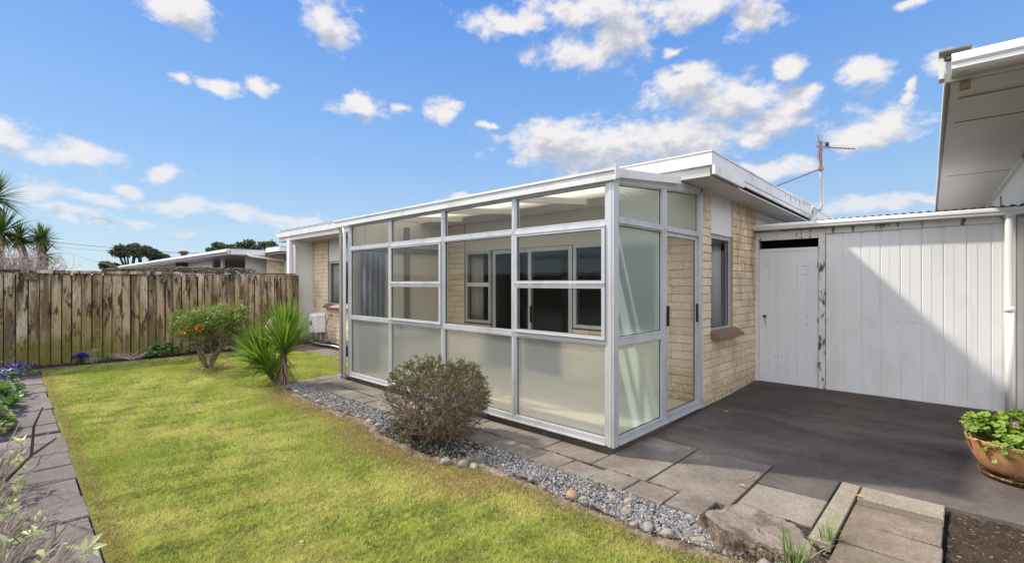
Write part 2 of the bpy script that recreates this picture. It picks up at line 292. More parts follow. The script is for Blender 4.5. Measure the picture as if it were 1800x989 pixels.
def slab(name, base, dark, moss=.0, speck=.4, sc=3.0):
    t = NT(name); a = t.attr(); n = t.noise(sc, 7, .68); f = t.noise(85, 5, .8); f2 = t.noise(26, 6, .75)
    c = t.mix(t.maprange(n, .38, .62), base, dark); c = t.mix(t.maprange(t.noise(1.3, 7, .7), .46, .62, 0, .75), c, (dark[0]*.8, dark[1]*.76, dark[2]*.7)); c = t.mix(t.math('MULTIPLY', a, .45), c, (dark[0]*.8, dark[1]*.78, dark[2]*.72))
    c = t.mix(t.maprange(f, .42, .62, 0, speck+.25), c, (dark[0]*.45, dark[1]*.43, dark[2]*.4))
    c = t.mix(t.maprange(f2, .50, .68, 0, .55), c, (dark[0]*.6, dark[1]*.57, dark[2]*.52)); c = t.mix(t.maprange(t.noise(60, 3, .6), .60, .70, 0, .5), c, (dark[0]*2.2, dark[1]*2.2, dark[2]*2.2))
    if moss: c = t.mix(t.maprange(t.noise(4, 6, .65), .56, .68, 0, moss), c, (.15,.14,.05))
    return t.pbr(c, .88, nrm=t.bump(t.math('ADD', f, t.math('MULTIPLY', f2, .6)), .6, .005), spec=.25)
M['paver'] = slab('concrete_paver', (.32,.28,.24), (.17,.142,.118), .45)
M['paverleft'] = slab('grey_paver', (.27,.235,.215), (.17,.145,.13), .0)
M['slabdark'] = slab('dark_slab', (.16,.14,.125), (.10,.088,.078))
M['discslab'] = slab('manhole_concrete', (.27,.24,.21), (.17,.15,.13))
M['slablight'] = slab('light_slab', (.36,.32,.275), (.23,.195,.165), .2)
M['slabwhite'] = slab('pale_concrete', (.50,.46,.39), (.30,.26,.20), .35, .3)
M['slabtan'] = slab('tan_slab', (.33,.27,.215), (.19,.15,.115), .3)
M['plinth'] = slab('plinth_concrete', (.20,.175,.145), (.09,.078,.06), .4)
# asphalt pad
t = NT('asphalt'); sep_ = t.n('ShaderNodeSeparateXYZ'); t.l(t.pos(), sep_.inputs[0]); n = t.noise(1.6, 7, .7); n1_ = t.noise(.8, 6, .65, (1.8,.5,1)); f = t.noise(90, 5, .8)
c = t.mix(t.maprange(n, .35, .7), (.062,.049,.042), (.125,.10,.085)); c = t.mix(t.maprange(n1_, .50, .64, 0, .65), c, (.185,.155,.13)); c = t.mix(t.maprange(t.noise(3.3, 6, .7), .54, .64, 0, .55), c, (.045,.035,.030)); c = t.mix(t.math('MULTIPLY', t.maprange(sep_.outputs[0], 5.6, 4.3), t.maprange(n, .3, .6, .1, .6)), c, (.21,.18,.155)); c = t.mix(t.maprange(f, .42, .62, 0, .5), c, (.03,.024,.021)); c = t.mix(t.maprange(t.noise(55, 3, .6), .62, .72, 0, .5), c, (.24,.21,.18))  # pad lightened towards the front: dust plus sunlight put into the colour
sp_ = t.n('ShaderNodeTexVoronoi'); sp_.inputs['Scale'].default_value = 5; t.l(t.pos(), sp_.inputs['Vector'])
c = t.mix(t.maprange(sp_.outputs['Distance'], .06, .035, 0, .25), c, (.35,.32,.28))
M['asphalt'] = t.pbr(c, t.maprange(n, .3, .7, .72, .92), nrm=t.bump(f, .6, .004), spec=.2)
# terracotta
t = NT('terracotta'); n = t.noise(7, 6, .65, obj=True); n2 = t.noise(30, 5, .7, (1,1,.6), obj=True)
c = t.mix(t.maprange(n, .35, .7), (.36,.15,.065), (.52,.28,.15)); sp2 = t.n('ShaderNodeSeparateXYZ'); t.l(t.n('ShaderNodeTexCoord').outputs['Object'], sp2.inputs[0])
st = t.math('MULTIPLY', t.maprange(sp2.outputs[2], .10, .05), t.maprange(n2, .38, .5))
c = t.mix(t.math('MULTIPLY', st, .9), c, (.035,.04,.02))
M['terracotta'] = t.pbr(c, .75, nrm=t.bump(n2, .3, .003), spec=.25)
t = NT('brown_sill_tile'); M['sill'] = t.pbr(t.mix(t.noise(9, 5), (.15,.075,.05), (.23,.12,.085)), .5)
t = NT('carpet'); n = t.noise(160, 3); M['carpet'] = t.pbr(t.mix(n, (.56,.45,.33), (.68,.56,.43)), .95, nrm=t.bump(n, .5, .004), spec=.1)
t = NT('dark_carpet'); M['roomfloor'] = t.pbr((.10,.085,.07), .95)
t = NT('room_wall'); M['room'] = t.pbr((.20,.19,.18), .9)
t = NT('curtain_fabric'); n = t.noise(90, 2); M['curtain'] = t.pbr(t.mix(n, (.36,.35,.34), (.44,.43,.42)), .9)
M['curtaingrey'] = NT('grey_blind_fabric').pbr((.19,.20,.22), .85)
M['curtaincream'] = NT('cream_curtain_fabric').pbr((.55,.50,.42), .9)
t = NT('meter_box_plastic'); M['plastic'] = t.pbr((.86,.86,.85), .4)
t = NT('corrugated_roof_steel'); n = t.noise(3, 5, .6); M['roofsteel'] = t.pbr(t.mix(n, (.42,.42,.42), (.60,.60,.59)), .5, .2)
t = NT('antenna_steel'); n = t.noise(12, 4); M['rust'] = t.pbr(t.mix(t.maprange(n, .4, .6), (.20,.19,.185), (.17,.105,.08)), .6, .3)
M['rustred'] = NT('rusty_clamp').pbr((.23,.11,.075), .7)
M['rustspot'] = NT('rust_mark').pbr((.30,.17,.08), .8)
M['galv'] = NT('galvanised_steel').pbr((.5,.51,.52), .45, .5)
M['galvgrey'] = NT('weathered_mast_steel').pbr((.30,.29,.285), .6, .3)
M['cable'] = NT('cable_sheath').pbr((.04,.04,.045), .6)
M['cablewhite'] = NT('pale_cable_sheath').pbr((.62,.60,.57), .5)
M['hosered'] = NT('hose_red').pbr((.5,.09,.04), .5)
M['hosegrey'] = NT('hose_grey').pbr((.09,.11,.12), .5)
M['brass'] = NT('tap_brass').pbr((.35,.25,.12), .4, .7)
M['lid'] = NT('pale_lid_plastic').pbr((.50,.51,.50), .5)
# corrugated/wood door
def doorpaint():
    t = NT('door_paint'); n = t.noise(3, 5, .6, (1,1,.3))
    v = t.n('ShaderNodeTexVoronoi'); v.inputs['Scale'].default_value = 9; t.l(t.pos(), v.inputs['Vector'])
    f = t.maprange(v.outputs['Distance'], .10, .04); k = t.maprange(t.noise(2.5, 3), .52, .58)
    c = t.mix(t.maprange(n, .5, .75, 0, .25), (.70,.69,.68), (.45,.42,.37)); c = t.mix(t.math('MULTIPLY', t.math('MULTIPLY', f, k), .8), c, (.40,.25,.12))
    return t.pbr(c, .5)
M['door'] = doorpaint()
# stump
t = NT('stump_wood'); n = t.noise(9, 7, .7, (1,1,.5)); w = t.n('ShaderNodeTexWave', wave_type='RINGS', rings_direction='Z'); w.inputs['Scale'].default_value = 22; w.inputs['Distortion'].default_value = 9; w.inputs['Detail'].default_value = 4
t.l(t.n('ShaderNodeTexCoord').outputs['Object'], w.inputs['Vector'])
c = t.mix(t.maprange(n, .3, .7), (.12,.098,.075), (.29,.245,.195)); 
c = t.mix(t.maprange(t.noise(5, 5), .56, .66, 0, .6), c, (.05,.035,.025))
M['stump'] = t.pbr(c, .9, nrm=t.bump(t.math('ADD', n, t.math('MULTIPLY', t.noise(40, 4, .7), .4)), .9, .02), spec=.15)

# ------------------------------------------------------------------ mesh building
def origin_of(o):
    v = Vector((0,0,0))
    while o is not None: v += Vector(o.location); o = o.parent
    return v
def tag(o, label=None, cat=None, group=None, kind=None):
    if label: o['label'] = label
    if cat: o['category'] = cat
    if group: o['group'] = group
    if kind: o['kind'] = kind
    return o
def thing(name, label, cat, loc=(0,0,0), group=None):
    o = bpy.data.objects.new(name, None); o.empty_display_size = .1; COL.objects.link(o); o.location = loc
    return tag(o, label, cat, group)
class MB:
    def __init__(s): s.V = []; s.F = []; s.nv = 0; s.A = []
    def add(s, V, F, a=None):
        V = np.asarray(V, float).reshape(-1, 3); F = [np.asarray(F)+s.nv] if isinstance(F, np.ndarray) else [np.array(f)+s.nv for f in F]
        s.V.append(V); s.nv += len(V)
        if len(F) == 1 and F[0].ndim == 2: s.F.append(F[0]); n = len(F[0])
        else: s.F.extend(F); n = len(F)
        if a is None: a = random.random()
        s.A.append(np.broadcast_to(np.asarray(a, float), (n,)) if np.ndim(a) == 0 else np.asarray(a, float))
        return s
    def box(s, x0, y0, z0, x1, y1, z1, a=None):
        if x0 > x1: x0, x1 = x1, x0
        if y0 > y1: y0, y1 = y1, y0
        if z0 > z1: z0, z1 = z1, z0
        V = [(x0,y0,z0),(x1,y0,z0),(x1,y1,z0),(x0,y1,z0),(x0,y0,z1),(x1,y0,z1),(x1,y1,z1),(x0,y1,z1)]
        return s.add(V, np.array([(0,3,2,1),(4,5,6,7),(0,1,5,4),(1,2,6,5),(2,3,7,6),(3,0,4,7)]), a)
    def hexa(s, V8, a=None):
        return s.add(V8, np.array([(0,3,2,1),(4,5,6,7),(0,1,5,4),(1,2,6,5),(2,3,7,6),(3,0,4,7)]), a)
    def prism(s, poly, p0, p1, frame=None, a=None):   # polygon in (a,b) swept between two points; frame = two axes
        n = len(poly); ax, ay = frame
        V = [Vector(p0)+Vector(ax)*q[0]+Vector(ay)*q[1] for q in poly]+[Vector(p1)+Vector(ax)*q[0]+Vector(ay)*q[1] for q in poly]
        F = [tuple(range(n))[::-1], tuple(range(n, 2*n))]+[(i, (i+1)%n, n+(i+1)%n, n+i) for i in range(n)]
        return s.add([tuple(v) for v in V], F, a)
    def tube(s, pts, r, sides=8, a=None, cap=True):
        pts = [Vector(p) for p in pts]; n = len(pts); rr = r if hasattr(r, '__len__') else [r]*n
        V = []; up = None
        for i, p in enumerate(pts):
            d = (pts[min(i+1, n-1)]-pts[max(i-1, 0)])
            if d.length < 1e-9: d = Vector((0,0,1))
            d.normalize()
            if up is None: up = d.orthogonal().normalized()
            else:
                up = up-d*up.dot(d)
                if up.length < 1e-6: up = d.orthogonal()
                up.normalize()
            w = d.cross(up)
            for k in range(sides):
                t_ = 2*math.pi*k/sides; V.append(tuple(p+(up*math.cos(t_)+w*math.sin(t_))*rr[i]))
        F = [(i*sides+k, i*sides+(k+1)%sides, (i+1)*sides+(k+1)%sides, (i+1)*sides+k) for i in range(n-1) for k in range(sides)]
        if cap: F = [tuple(range(sides))[::-1]]+F+[tuple(range((n-1)*sides, n*sides))]
        return s.add(V, F, a)
    def lathe(s, c, prof, sides=32, a=None):   # prof: list of (r, z)
        V = []; c = Vector(c)
        for r, z in prof:
            for k in range(sides):
                t_ = 2*math.pi*k/sides; V.append((c.x+r*math.cos(t_), c.y+r*math.sin(t_), c.z+z))
        n = len(prof)
        F = [(i*sides+k, i*sides+(k+1)%sides, (i+1)*sides+(k+1)%sides, (i+1)*sides+k) for i in range(n-1) for k in range(sides)]
        F += [tuple(range(sides))[::-1], tuple(range((n-1)*sides, n*sides))]
        return s.add(V, F, a)
    def build(s, name, mat, parent=None, smooth=False, bevel=0., origin=None, extra=None):
        V = np.concatenate(s.V)
        if parent is not None: o0 = origin_of(parent)
        elif origin is not None: o0 = Vector(origin)
        else:
            lo, hi = V.min(0), V.max(0); o0 = Vector(((lo[0]+hi[0])/2, (lo[1]+hi[1])/2, lo[2]))
        V = V-np.array(o0)
        me = bpy.data.meshes.new(name)
        lens, idx = [], []
        for f in s.F:
            if f.ndim == 2: lens.append(np.full(len(f), f.shape[1])); idx.append(f.ravel())
            else: lens.append(np.array([len(f)])); idx.append(f)
        lens = np.concatenate(lens); idx = np.concatenate(idx).astype(np.int32)
        me.vertices.add(len(V)); me.vertices.foreach_set('co', V.astype(np.float32).ravel())
        me.loops.add(len(idx)); me.loops.foreach_set('vertex_index', idx)
        me.polygons.add(len(lens)); st = np.zeros(len(lens), np.int32); st[1:] = np.cumsum(lens)[:-1]
        me.polygons.foreach_set('loop_start', st)
        me.update(calc_edges=True)
        at_ = me.attributes.new('rnd', 'FLOAT', 'FACE'); at_.data.foreach_set('value', np.concatenate(s.A).astype(np.float32))
        if extra is not None:
            for k, v in extra.items():
                e = me.attributes.new(k, 'FLOAT', 'FACE'); e.data.foreach_set('value', np.asarray(v, np.float32))
        me.polygons.foreach_set('use_smooth', np.full(len(lens), bool(smooth)))
        me.validate(); me.materials.append(M[mat] if isinstance(mat, str) else mat)
        o = bpy.data.objects.new(name, me); COL.objects.link(o)
        if parent is not None: o.parent = parent
        else: o.location = o0
        if bevel:
            b = o.modifiers.new('bevel', 'BEVEL'); b.width = bevel; b.segments = 2; b.limit_method = 'ANGLE'
        return o

# leaves: folded rhombs, fully vectorised
def leaves(mb, P, D, N, ln, wd, a=None, fold=.25, droop=0.):
    P = np.asarray(P, float); D = np.asarray(D, float); N = np.asarray(N, float); n = len(P)
    D = D/np.linalg.norm(D, axis=1, keepdims=True); S = np.cross(D, N); S /= np.linalg.norm(S, axis=1, keepdims=True)+1e-9; U = np.cross(S, D)
    ln = np.broadcast_to(ln, (n,))[:, None]; wd = np.broadcast_to(wd, (n,))[:, None]
    mid = P+D*ln*.45
    V = np.stack([P, mid+S*wd*.5+U*wd*fold, mid-U*0, mid-S*wd*.5+U*wd*fold, P+D*ln-np.array([0,0,1])*ln*droop], 1).reshape(-1, 3)
    b = (np.arange(n)*5)[:, None]
    F = np.concatenate([b+np.array([[0,2,1]]), b+np.array([[2,4,1]]), b+np.array([[0,3,2]]), b+np.array([[2,3,4]])], 1).reshape(-1, 3)
    if a is None: a = rng.random(n)
    mb.add(V, F, np.repeat(a, 4)); return mb
def rdir(n, up=0.):
    v = rng.normal(size=(n, 3)); v[:, 2] += up; return v/np.linalg.norm(v, axis=1, keepdims=True)
# sword leaves: 3 segment tapered strips, pure python ok
def sword(mb, p, d, ln, w, droop=.15, a=None, seg=4):
    p = Vector(p); d = Vector(d).normalized(); s_ = d.cross(Vector((0,0,1)))
    if s_.length < .05: s_ = Vector((1,0,0))
    s_.normalize(); pts = []; q = p.copy(); dd = d.copy()
    for i in range(seg+1):
        f = i/seg; ww = w*(.55+.9*f if f < .3 else 1.0*(1-f)/.7+.02)*.5
        u_ = s_.cross(dd).normalized()
        pts += [q+s_*ww+u_*ww*.5, q.copy(), q-s_*ww+u_*ww*.5]
        dd = (dd+Vector((0,0,-droop/seg))).normalized(); q = q+dd*ln/seg
    F = []
    for i in range(seg):
        b = i*3; F += [(b, b+1, b+4, b+3), (b+1, b+2, b+5, b+4)]
    mb.add([tuple(x) for x in pts], np.array(F), random.random() if a is None else a)
def grow(p, d, ln, r, depth, segs, tips, spread=.6, up=.05, nsub=(2,3), shrink=.72, wob=.18, minr=.002):
    p = Vector(p); d = Vector(d).normalized(); pts = [p.copy()]; n = 3
    for i in range(n):
        d = (d+Vector([random.gauss(0, wob) for _ in range(3)])+Vector((0,0,up))).normalized(); p = p+d*ln/n; pts.append(p.copy())
    r1 = max(r*.68, minr); segs.append((pts, [r+(r1-r)*i/n for i in range(n+1)]))
    tips.append((p.copy(), d.copy(), depth))
    if depth <= 0: return
    for k in range(random.randint(*nsub)):
        nd = (d+Vector([random.gauss(0, spread) for _ in range(3)])).normalized()
        st_ = pts[-1] if k == 0 or random.random() < .6 else pts[-2]
        grow(st_, nd, ln*shrink*random.uniform(.8, 1.2), r1, depth-1, segs, tips, spread, up, nsub, shrink, wob, minr)
def seg_tubes(mb, segs, sides=5):
    for pts, rr in segs: mb.tube(pts, rr, sides, cap=False)

# ------------------------------------------------------------------ ground
def sheet(name, pts, z, mat, kind='structure', thick=None, lab=None):
    mb = MB(); n = len(pts)
    if thick: 
        V = [(x, y, z) for x, y in pts]+[(x, y, z-thick) for x, y in pts]
        mb.add(V, [tuple(range(n)), tuple(range(n, 2*n))[::-1]]+[(i, n+i, n+(i+1)%n, (i+1)%n) for i in range(n)])
    else: mb.add([(x, y, z) for x, y in pts], [tuple(range(n))])
    return tag(mb.build(name, mat), kind=kind)
sheet('ground', [(-600,-600),(600,-600),(600,600),(-600,600)], -.06, 'soil')
# uneven lawn soil
def lawn_z(x, y): return .004*np.sin(x*2.1+y*1.3)+.004*np.sin(y*3.1-x*1.7)
LE = [(2.72,7.36),(2.64,6.6),(2.60,5.7),(2.64,4.6),(2.50,4.2),(2.47,3.4),(2.66,3.0),(2.66,2.4),(2.60,2.07),(2.62,1.7),(2.60,1.34),(2.64,1.15),(2.68,.93),(2.75,.5),(2.75,-1)]
def lawn_edge(y):
    ys = [p[1] for p in LE][::-1]; xs = [p[0] for p in LE][::-1]
    return np.interp(y, ys, xs)
def in_lawn(x, y):
    a = (y < 7.36) & (x > .38) & (x < lawn_edge(y)-.0+.03*np.sin(y*9)*1)
    b = (y >= 7.36) & (x > .38) & (x < np.where(y < 7.56, 2.9, 4.42+.16*np.sin((y-8.3)*1.2)))
    return (a | b) & (y < 11.58)
mb = MB()
xs = np.linspace(.36, 4.62, 60); ys = np.linspace(-1, 11.6, 140)
X, Y = np.meshgrid(xs, ys); inside = in_lawn(X, Y)
inside = inside | in_lawn(X+.045, Y); Z = np.where(inside, lawn_z(X, Y)-.006, -.10)
idx = np.arange(X.size).reshape(X.shape)
F = np.stack([idx[:-1,:-1], idx[:-1,1:], idx[1:,1:], idx[1:,:-1]], -1).reshape(-1, 4)
mb.add(np.stack([X, Y, Z], -1).reshape(-1, 3), F, .5); tag(mb.build('lawn_soil', 'turf', smooth=True), kind='structure')
# grass blades, denser where the camera is close
def grass():
    N = 1000000
    d = 1.2+rng.random(N)**1.55*11; th = rng.uniform(-.05, 1.35, N)   # polar around the viewpoint, angle from +Y
    x = d*np.sin(th); y = d*np.cos(th); k = in_lawn(x, y); x, y, d = x[k], y[k], d[k]
    # extra clumps
    n = len(x); z = lawn_z(x, y)-.006
    tuft = np.clip(.5+.5*np.sin(x*37+np.sin(y*23)*2.4)*np.sin(y*41+np.sin(x*29)*2)+.35*np.sin(x*11+y*7)*np.sin(y*13-x*5), 0, 1)
    h = (.008+.009*rng.random(n)+.013*tuft**2)*(1+.02*d); w = (.0013+.0012*rng.random(n))*(.7+.36*d)
    a = rng.uniform(0, 2*np.pi, n); lean = rng.normal(0, .5, (n, 2))*h[:, None]
    edge = np.clip(1-(lawn_edge(y)-x)/.3, 0, 1)*(y < 7.4)
    bare = np.exp(-((x-2.45)**2/.12+(y-3.9)**2/.9))+.8*np.exp(-((x-2.35)**2/.05+(y-2.75)**2/.06))+.9*np.exp(-((x-2.5)**2/.08+(y-6.2)**2/.5))+.8*np.exp(-((x-2.44)**2/.12+(y-9.7)**2/.1))+.5*np.exp(-((x-.42)**2/.004))
    dry = np.clip(edge*.7+bare*1.1+rng.normal(0, .18, n), 0, 1)*.95
    keep = rng.random(n) > np.clip(bare*.55+edge*.25+.45*(tuft < .12), 0, .85)
    P = np.stack([x, y, z], -1); S = np.stack([np.cos(a), np.sin(a), 0*a], -1)*w[:, None]
    T = P+np.stack([lean[:, 0], lean[:, 1], h], -1)
    V = np.stack([P-S, P+S, T], 1)[keep]; m = len(V)
    mb = MB(); mb.add(V.reshape(-1, 3), np.arange(m*3).reshape(-1, 3), np.clip(.55*rng.random(m)+.55*tuft[keep]-.05, 0, 1))
    tag(mb.build('lawn_grass', 'grass', extra={'dry': dry[keep]}), kind='stuff', label='short patchy yellow green grass covering the lawn', cat='grass')
GRASS_LATER = True
n = 9000; d_ = 1.4+rng.random(n)**1.4*9; th_ = rng.uniform(0, 1.3, n); wx, wy = d_*np.sin(th_), d_*np.cos(th_); cl_ = np.sin(wx*5+np.sin(wy*3)*2)*np.sin(wy*4.3+1)+rng.normal(0, .35, n); k_ = in_lawn(wx, wy) & (cl_ > .35)
wx, wy = wx[k_], wy[k_]; n = len(wx); mb = MB(); wz = lawn_z(wx, wy)+.004+rng.random(n)*.018
leaves(mb, np.stack([wx, wy, wz], -1), rdir(n)*[1,1,.3], rdir(n, 2.5), rng.uniform(.010, .028, n), rng.uniform(.006, .014, n))
tag(mb.build('lawn_clover', leafmat('clover_leaf', (.05,.10,.015), (.24,.34,.06))), kind='stuff', label='small round leaved weeds growing through the lawn', cat='weeds')
n = 260; d_ = 1.6+rng.random(n)**1.2*8; th_ = rng.uniform(0, 1.3, n); wx, wy = d_*np.sin(th_), d_*np.cos(th_); k_ = in_lawn(wx, wy); wx, wy = wx[k_], wy[k_]; n = len(wx)
mb = MB(); leaves(mb, np.stack([wx, wy, lawn_z(wx, wy)+.02], -1), rdir(n)*[1,1,.2], rdir(n, 2.5), rng.uniform(.015, .04, n), rng.uniform(.006, .02, n))
tag(mb.build('lawn_litter', leafmat('lawn_litter_leaf', (.07,.045,.03), (.5,.42,.34))), kind='stuff', label='scattered dry leaf scraps and pale bits on the lawn', cat='litter')

def pave(name, rects, mat, z=0., jit=.004, tilt=.004, bev=.004, thick=.05, gap=.006):
    mb = MB()
    for x0, y0, x1, y1 in rects:
        zz = z+random.uniform(-jit, jit); t1, t2 = random.uniform(-tilt, tilt), random.uniform(-tilt, tilt)
        j = [random.uniform(-.003, .003) for _ in range(4)]
        x0, x1, y0, y1 = x0+gap/2+j[0]*.5, x1-gap/2+j[1]*.5, y0+gap/2+j[2]*.5, y1-gap/2+j[3]*.5
        b = bev
        top = [(x0+b,y0+b,zz-t1-t2),(x1-b,y0+b,zz+t1-t2),(x1-b,y1-b,zz+t1+t2),(x0+b,y1-b,zz-t1+t2)]
        mid = [(x0,y0,zz-b-t1-t2),(x1,y0,zz-b+t1-t2),(x1,y1,zz-b+t1+t2),(x0,y1,zz-b-t1+t2)]
        bot = [(x0,y0,zz-thick),(x1,y0,zz-thick),(x1,y1,zz-thick),(x0,y1,zz-thick)]
        F = [(8,9,10,11)]+[(4+i,4+(i+1)%4,8+(i+1)%4,8+i) for i in range(4)]+[(i,(i+1)%4,4+(i+1)%4,4+i) for i in range(4)]
        mb.add(bot+mid+top, np.array(F))
    return tag(mb.build(name, mat), kind='structure')
yy = [2.0]; rl = []
while yy[-1] < 11.6: rl.append((-.12, yy[-1], .37, yy[-1]+.425)); yy.append(yy[-1]+.425)
rl = [(x0+random.uniform(-.01, .01), y0, x1+random.uniform(-.012, .012), min(y1, 11.58)) for x0, y0, x1, y1 in rl if y0 < 11.4]
pave('garden_path', rl, 'paverleft', 0, .006, .007, .006, gap=.014)
r1 = [(3.06, 1.235, 3.40, 1.495)]+[(3.05, a, 3.325, b) for a, b in zip([1.495, 1.805, 2.105, 2.41], [1.805, 2.105, 2.41, 2.707])]
y = 2.707
while y < 7.2: r1.append((3.05, y, 3.325, y+.305)); y += .305
pave('front_paving', r1, 'paver', .004, .005, .006, .006, .06, gap=.014)
r2 = [(3.335, 1.76, 4.335, 2.75)]; y = 2.8
r2 = [(3.335, 1.765, 4.335, 2.26), (3.335, 2.265, 3.64, 2.80)]
while y < 7.2: r2.append((3.335, y, 3.64, min(y+.98, 7.27))); y += .98
r2 += [(3.07, 7.285, 3.335, 7.54), (3.345, 7.285, 4.3, 7.54)]
pave('sunroom_paving', r2, 'paver', .0, .002, .002, .004, .05, gap=.012)
pave('manhole_slab', [(3.345, 1.155, 4.335, 1.755)], 'paver', .001, 0, 0, gap=.008)
pave('dark_paving_slab', [(3.885, .685, 4.335, 1.147)], 'slabdark', .003, gap=.012)  # slab in a darker concrete tone than its neighbours
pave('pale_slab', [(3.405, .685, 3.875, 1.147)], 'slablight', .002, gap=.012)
pave('concrete_strip', [(3.25, .562, 4.335, .678), (4.085, .10, 4.335, .555)], 'slabwhite', .006, .002, .002, gap=.004)
pave('tan_paving', [(3.99, .10, 4.075, .553), (3.66, .095, 3.985, .553), (3.35, .09, 3.65, .55), (3.02, .09, 3.34, .545), (2.7, .08, 3.01, .54)], 'slabtan', .002, .003, .004, gap=.012)
# house-side path at the far end
r3 = []; y = 7.56
while y < 11.9: r3.append((4.52, y, 5.05, min(y+.62, 12.0))); y += .62
pave('house_path', r3, 'paver', .002, .004, .004, .005, gap=.012)
# mowing strip by the far fence
pave('mowing_strip', [(x, 11.60, x+.9, 11.71) for x in np.arange(-.1, 4.5, .9)], 'paver', .012, .004, .003, .004, gap=.01)
# asphalt pad, rising gently towards the garage
def padz(x): return -.002+.0295*max(0, x-4.34)
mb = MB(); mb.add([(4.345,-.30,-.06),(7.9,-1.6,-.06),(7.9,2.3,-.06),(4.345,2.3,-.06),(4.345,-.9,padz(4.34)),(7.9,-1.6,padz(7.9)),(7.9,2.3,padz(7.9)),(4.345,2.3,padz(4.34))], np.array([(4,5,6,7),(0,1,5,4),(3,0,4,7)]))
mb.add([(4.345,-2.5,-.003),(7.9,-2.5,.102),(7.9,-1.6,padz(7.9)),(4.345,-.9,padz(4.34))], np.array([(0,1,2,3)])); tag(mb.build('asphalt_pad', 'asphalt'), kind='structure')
# soil patch at the bottom right
mb = MB(); xs = np.linspace(2.0, 4.34, 50); ys = np.linspace(-1.8, .08, 50); X, Y = np.meshgrid(xs, ys)
Z = -.03+.012*rng.normal(size=X.shape)*.6; idx = np.arange(X.size).reshape(X.shape)
F = np.stack([idx[:-1,:-1], idx[:-1,1:], idx[1:,1:], idx[1:,:-1]], -1).reshape(-1, 4)
mb.add(np.stack([X, Y, Z], -1).reshape(-1, 3), F, .5); tag(mb.build('garden_soil', 'soil', smooth=True), kind='structure')
# soil ridges: strip between lawn and gravel, far bed, left bed
def ridge(name, fx0, fx1, y0, y1, ztop, n=160, m=7, swap=False, rough=.006):
    mb = MB(); ts = np.linspace(y0, y1, n); V = []
    for t_ in ts:
        a, b = fx0(t_), fx1(t_)
        for j in range(m):
            f = j/(m-1); x = a+(b-a)*f; z = -.05+(ztop+.05)*math.sin(math.pi*min(max(f, 0), 1))**.6+random.gauss(0, rough)
            V.append((t_, x, z) if swap else (x, t_, z))
    idx = np.arange(n*m).reshape(n, m); F = np.stack([idx[:-1,:-1], idx[:-1,1:], idx[1:,1:], idx[1:,:-1]], -1).reshape(-1, 4)
    if swap: F = F[:, ::-1].copy()
    mb.add(V, F, .5); return tag(mb.build(name, 'soil', smooth=True), kind='structure')
o = ridge('lawn_edging', lambda y: float(lawn_edge(y))-.07, lambda y: float(lawn_edge(y))+.09+.015*math.sin(y*7)+.01*math.sin(y*17), .0, 7.3, .008, 600, 9, False, .006); o.data.materials[0] = M['edging']
ridge('fence_bed_soil', lambda x: 11.70, lambda x: 12.35, -1.3, 5.0, .015, 220, 12, True, .012)
ridge('side_bed_soil', lambda y: -1.4, lambda y: -.11, 1.0, 11.9, .02, 260, 20, False, .012)
ridge('wall_bed_soil', lambda y: 5.03, lambda y: 5.60, 7.3, 12.5, .02, 130, 9, False, .012)
ridge('stump_bed_soil', lambda x: .60, lambda x: 1.26, 2.72, 3.42, .0, 60, 20, True, .008)

# gravel
ICO = None
def ico():
    global ICO
    if ICO is None:
        p = (1+5**.5)/2
        v = np.array([(-1,p,0),(1,p,0),(-1,-p,0),(1,-p,0),(0,-1,p),(0,1,p),(0,-1,-p),(0,1,-p),(p,0,-1),(p,0,1),(-p,0,-1),(-p,0,1)], float); v /= np.linalg.norm(v[0])
        f = np.array([(0,11,5),(0,5,1),(0,1,7),(0,7,10),(0,10,11),(1,5,9),(5,11,4),(11,10,2),(10,7,6),(7,1,8),(3,9,4),(3,4,2),(3,2,6),(3,6,8),(3,8,9),(4,9,5),(2,4,11),(6,2,10),(8,6,7),(9,8,1)])
        ICO = v, f
    return ICO
def rot3(n):
    q = rng.normal(size=(n, 4)); q /= np.linalg.norm(q, axis=1, keepdims=True); w, x, y, z = q.T
    return np.stack([1-2*(y*y+z*z), 2*(x*y-z*w), 2*(x*z+y*w), 2*(x*y+z*w), 1-2*(x*x+z*z), 2*(y*z-x*w), 2*(x*z-y*w), 2*(y*z+x*w), 1-2*(x*x+y*y)], -1).reshape(-1, 3, 3)
def pebbles(mb, P, s0, s1, a=None, flat=.7):
    v, f = ico(); n = len(P); Rm = rot3(n); sc = rng.uniform(s0, s1, (n, 1, 1))*np.concatenate([rng.uniform(.7, 1.25, (n, 1, 2)), rng.uniform(.5, .9, (n, 1, 1))], 2)
    jit = 1+rng.normal(0, .12, (n, 12, 1)); V = np.einsum('nij,nkj->nki', Rm, v[None]*sc*jit)+P[:, None]
    F = (np.arange(n)*12)[:, None, None]+f[None]
    mb.add(V.reshape(-1, 3), F.reshape(-1, 3), np.repeat(rng.random(n) if a is None else a, 20))
N = 24000; gy = 0.9+rng.random(N)**1.5*6.5; gx = rng.uniform(2.5, 3.08, N)
k = (gx > lawn_edge(gy)+.085+.02*np.sin(gy*11)) & (gx < 3.055-.01*np.sin(gy*5)) & ~((gy > 3.15) & (gy < 4.35) & (rng.random(N) < .75)) & ~((gy < 1.15) & (gx > 2.98))
gx, gy = gx[k], gy[k]; gz = -.012+rng.random(len(gx))*.016
mb = MB(); pebbles(mb, np.stack([gx, gy, gz], -1), .006, .0115)
tag(mb.build('gravel', 'gravel'), kind='stuff', label='crushed blue grey gravel in the strip between lawn and pavers', cat='gravel')
mb = MB(); mb.add([(2.6,.95,-.02),(3.06,.95,-.02),(3.06,7.4,-.02),(2.6,7.4,-.02)], np.array([(0,1,2,3)])); tag(mb.build('gravel_base', 'soil'), kind='structure')

grass()
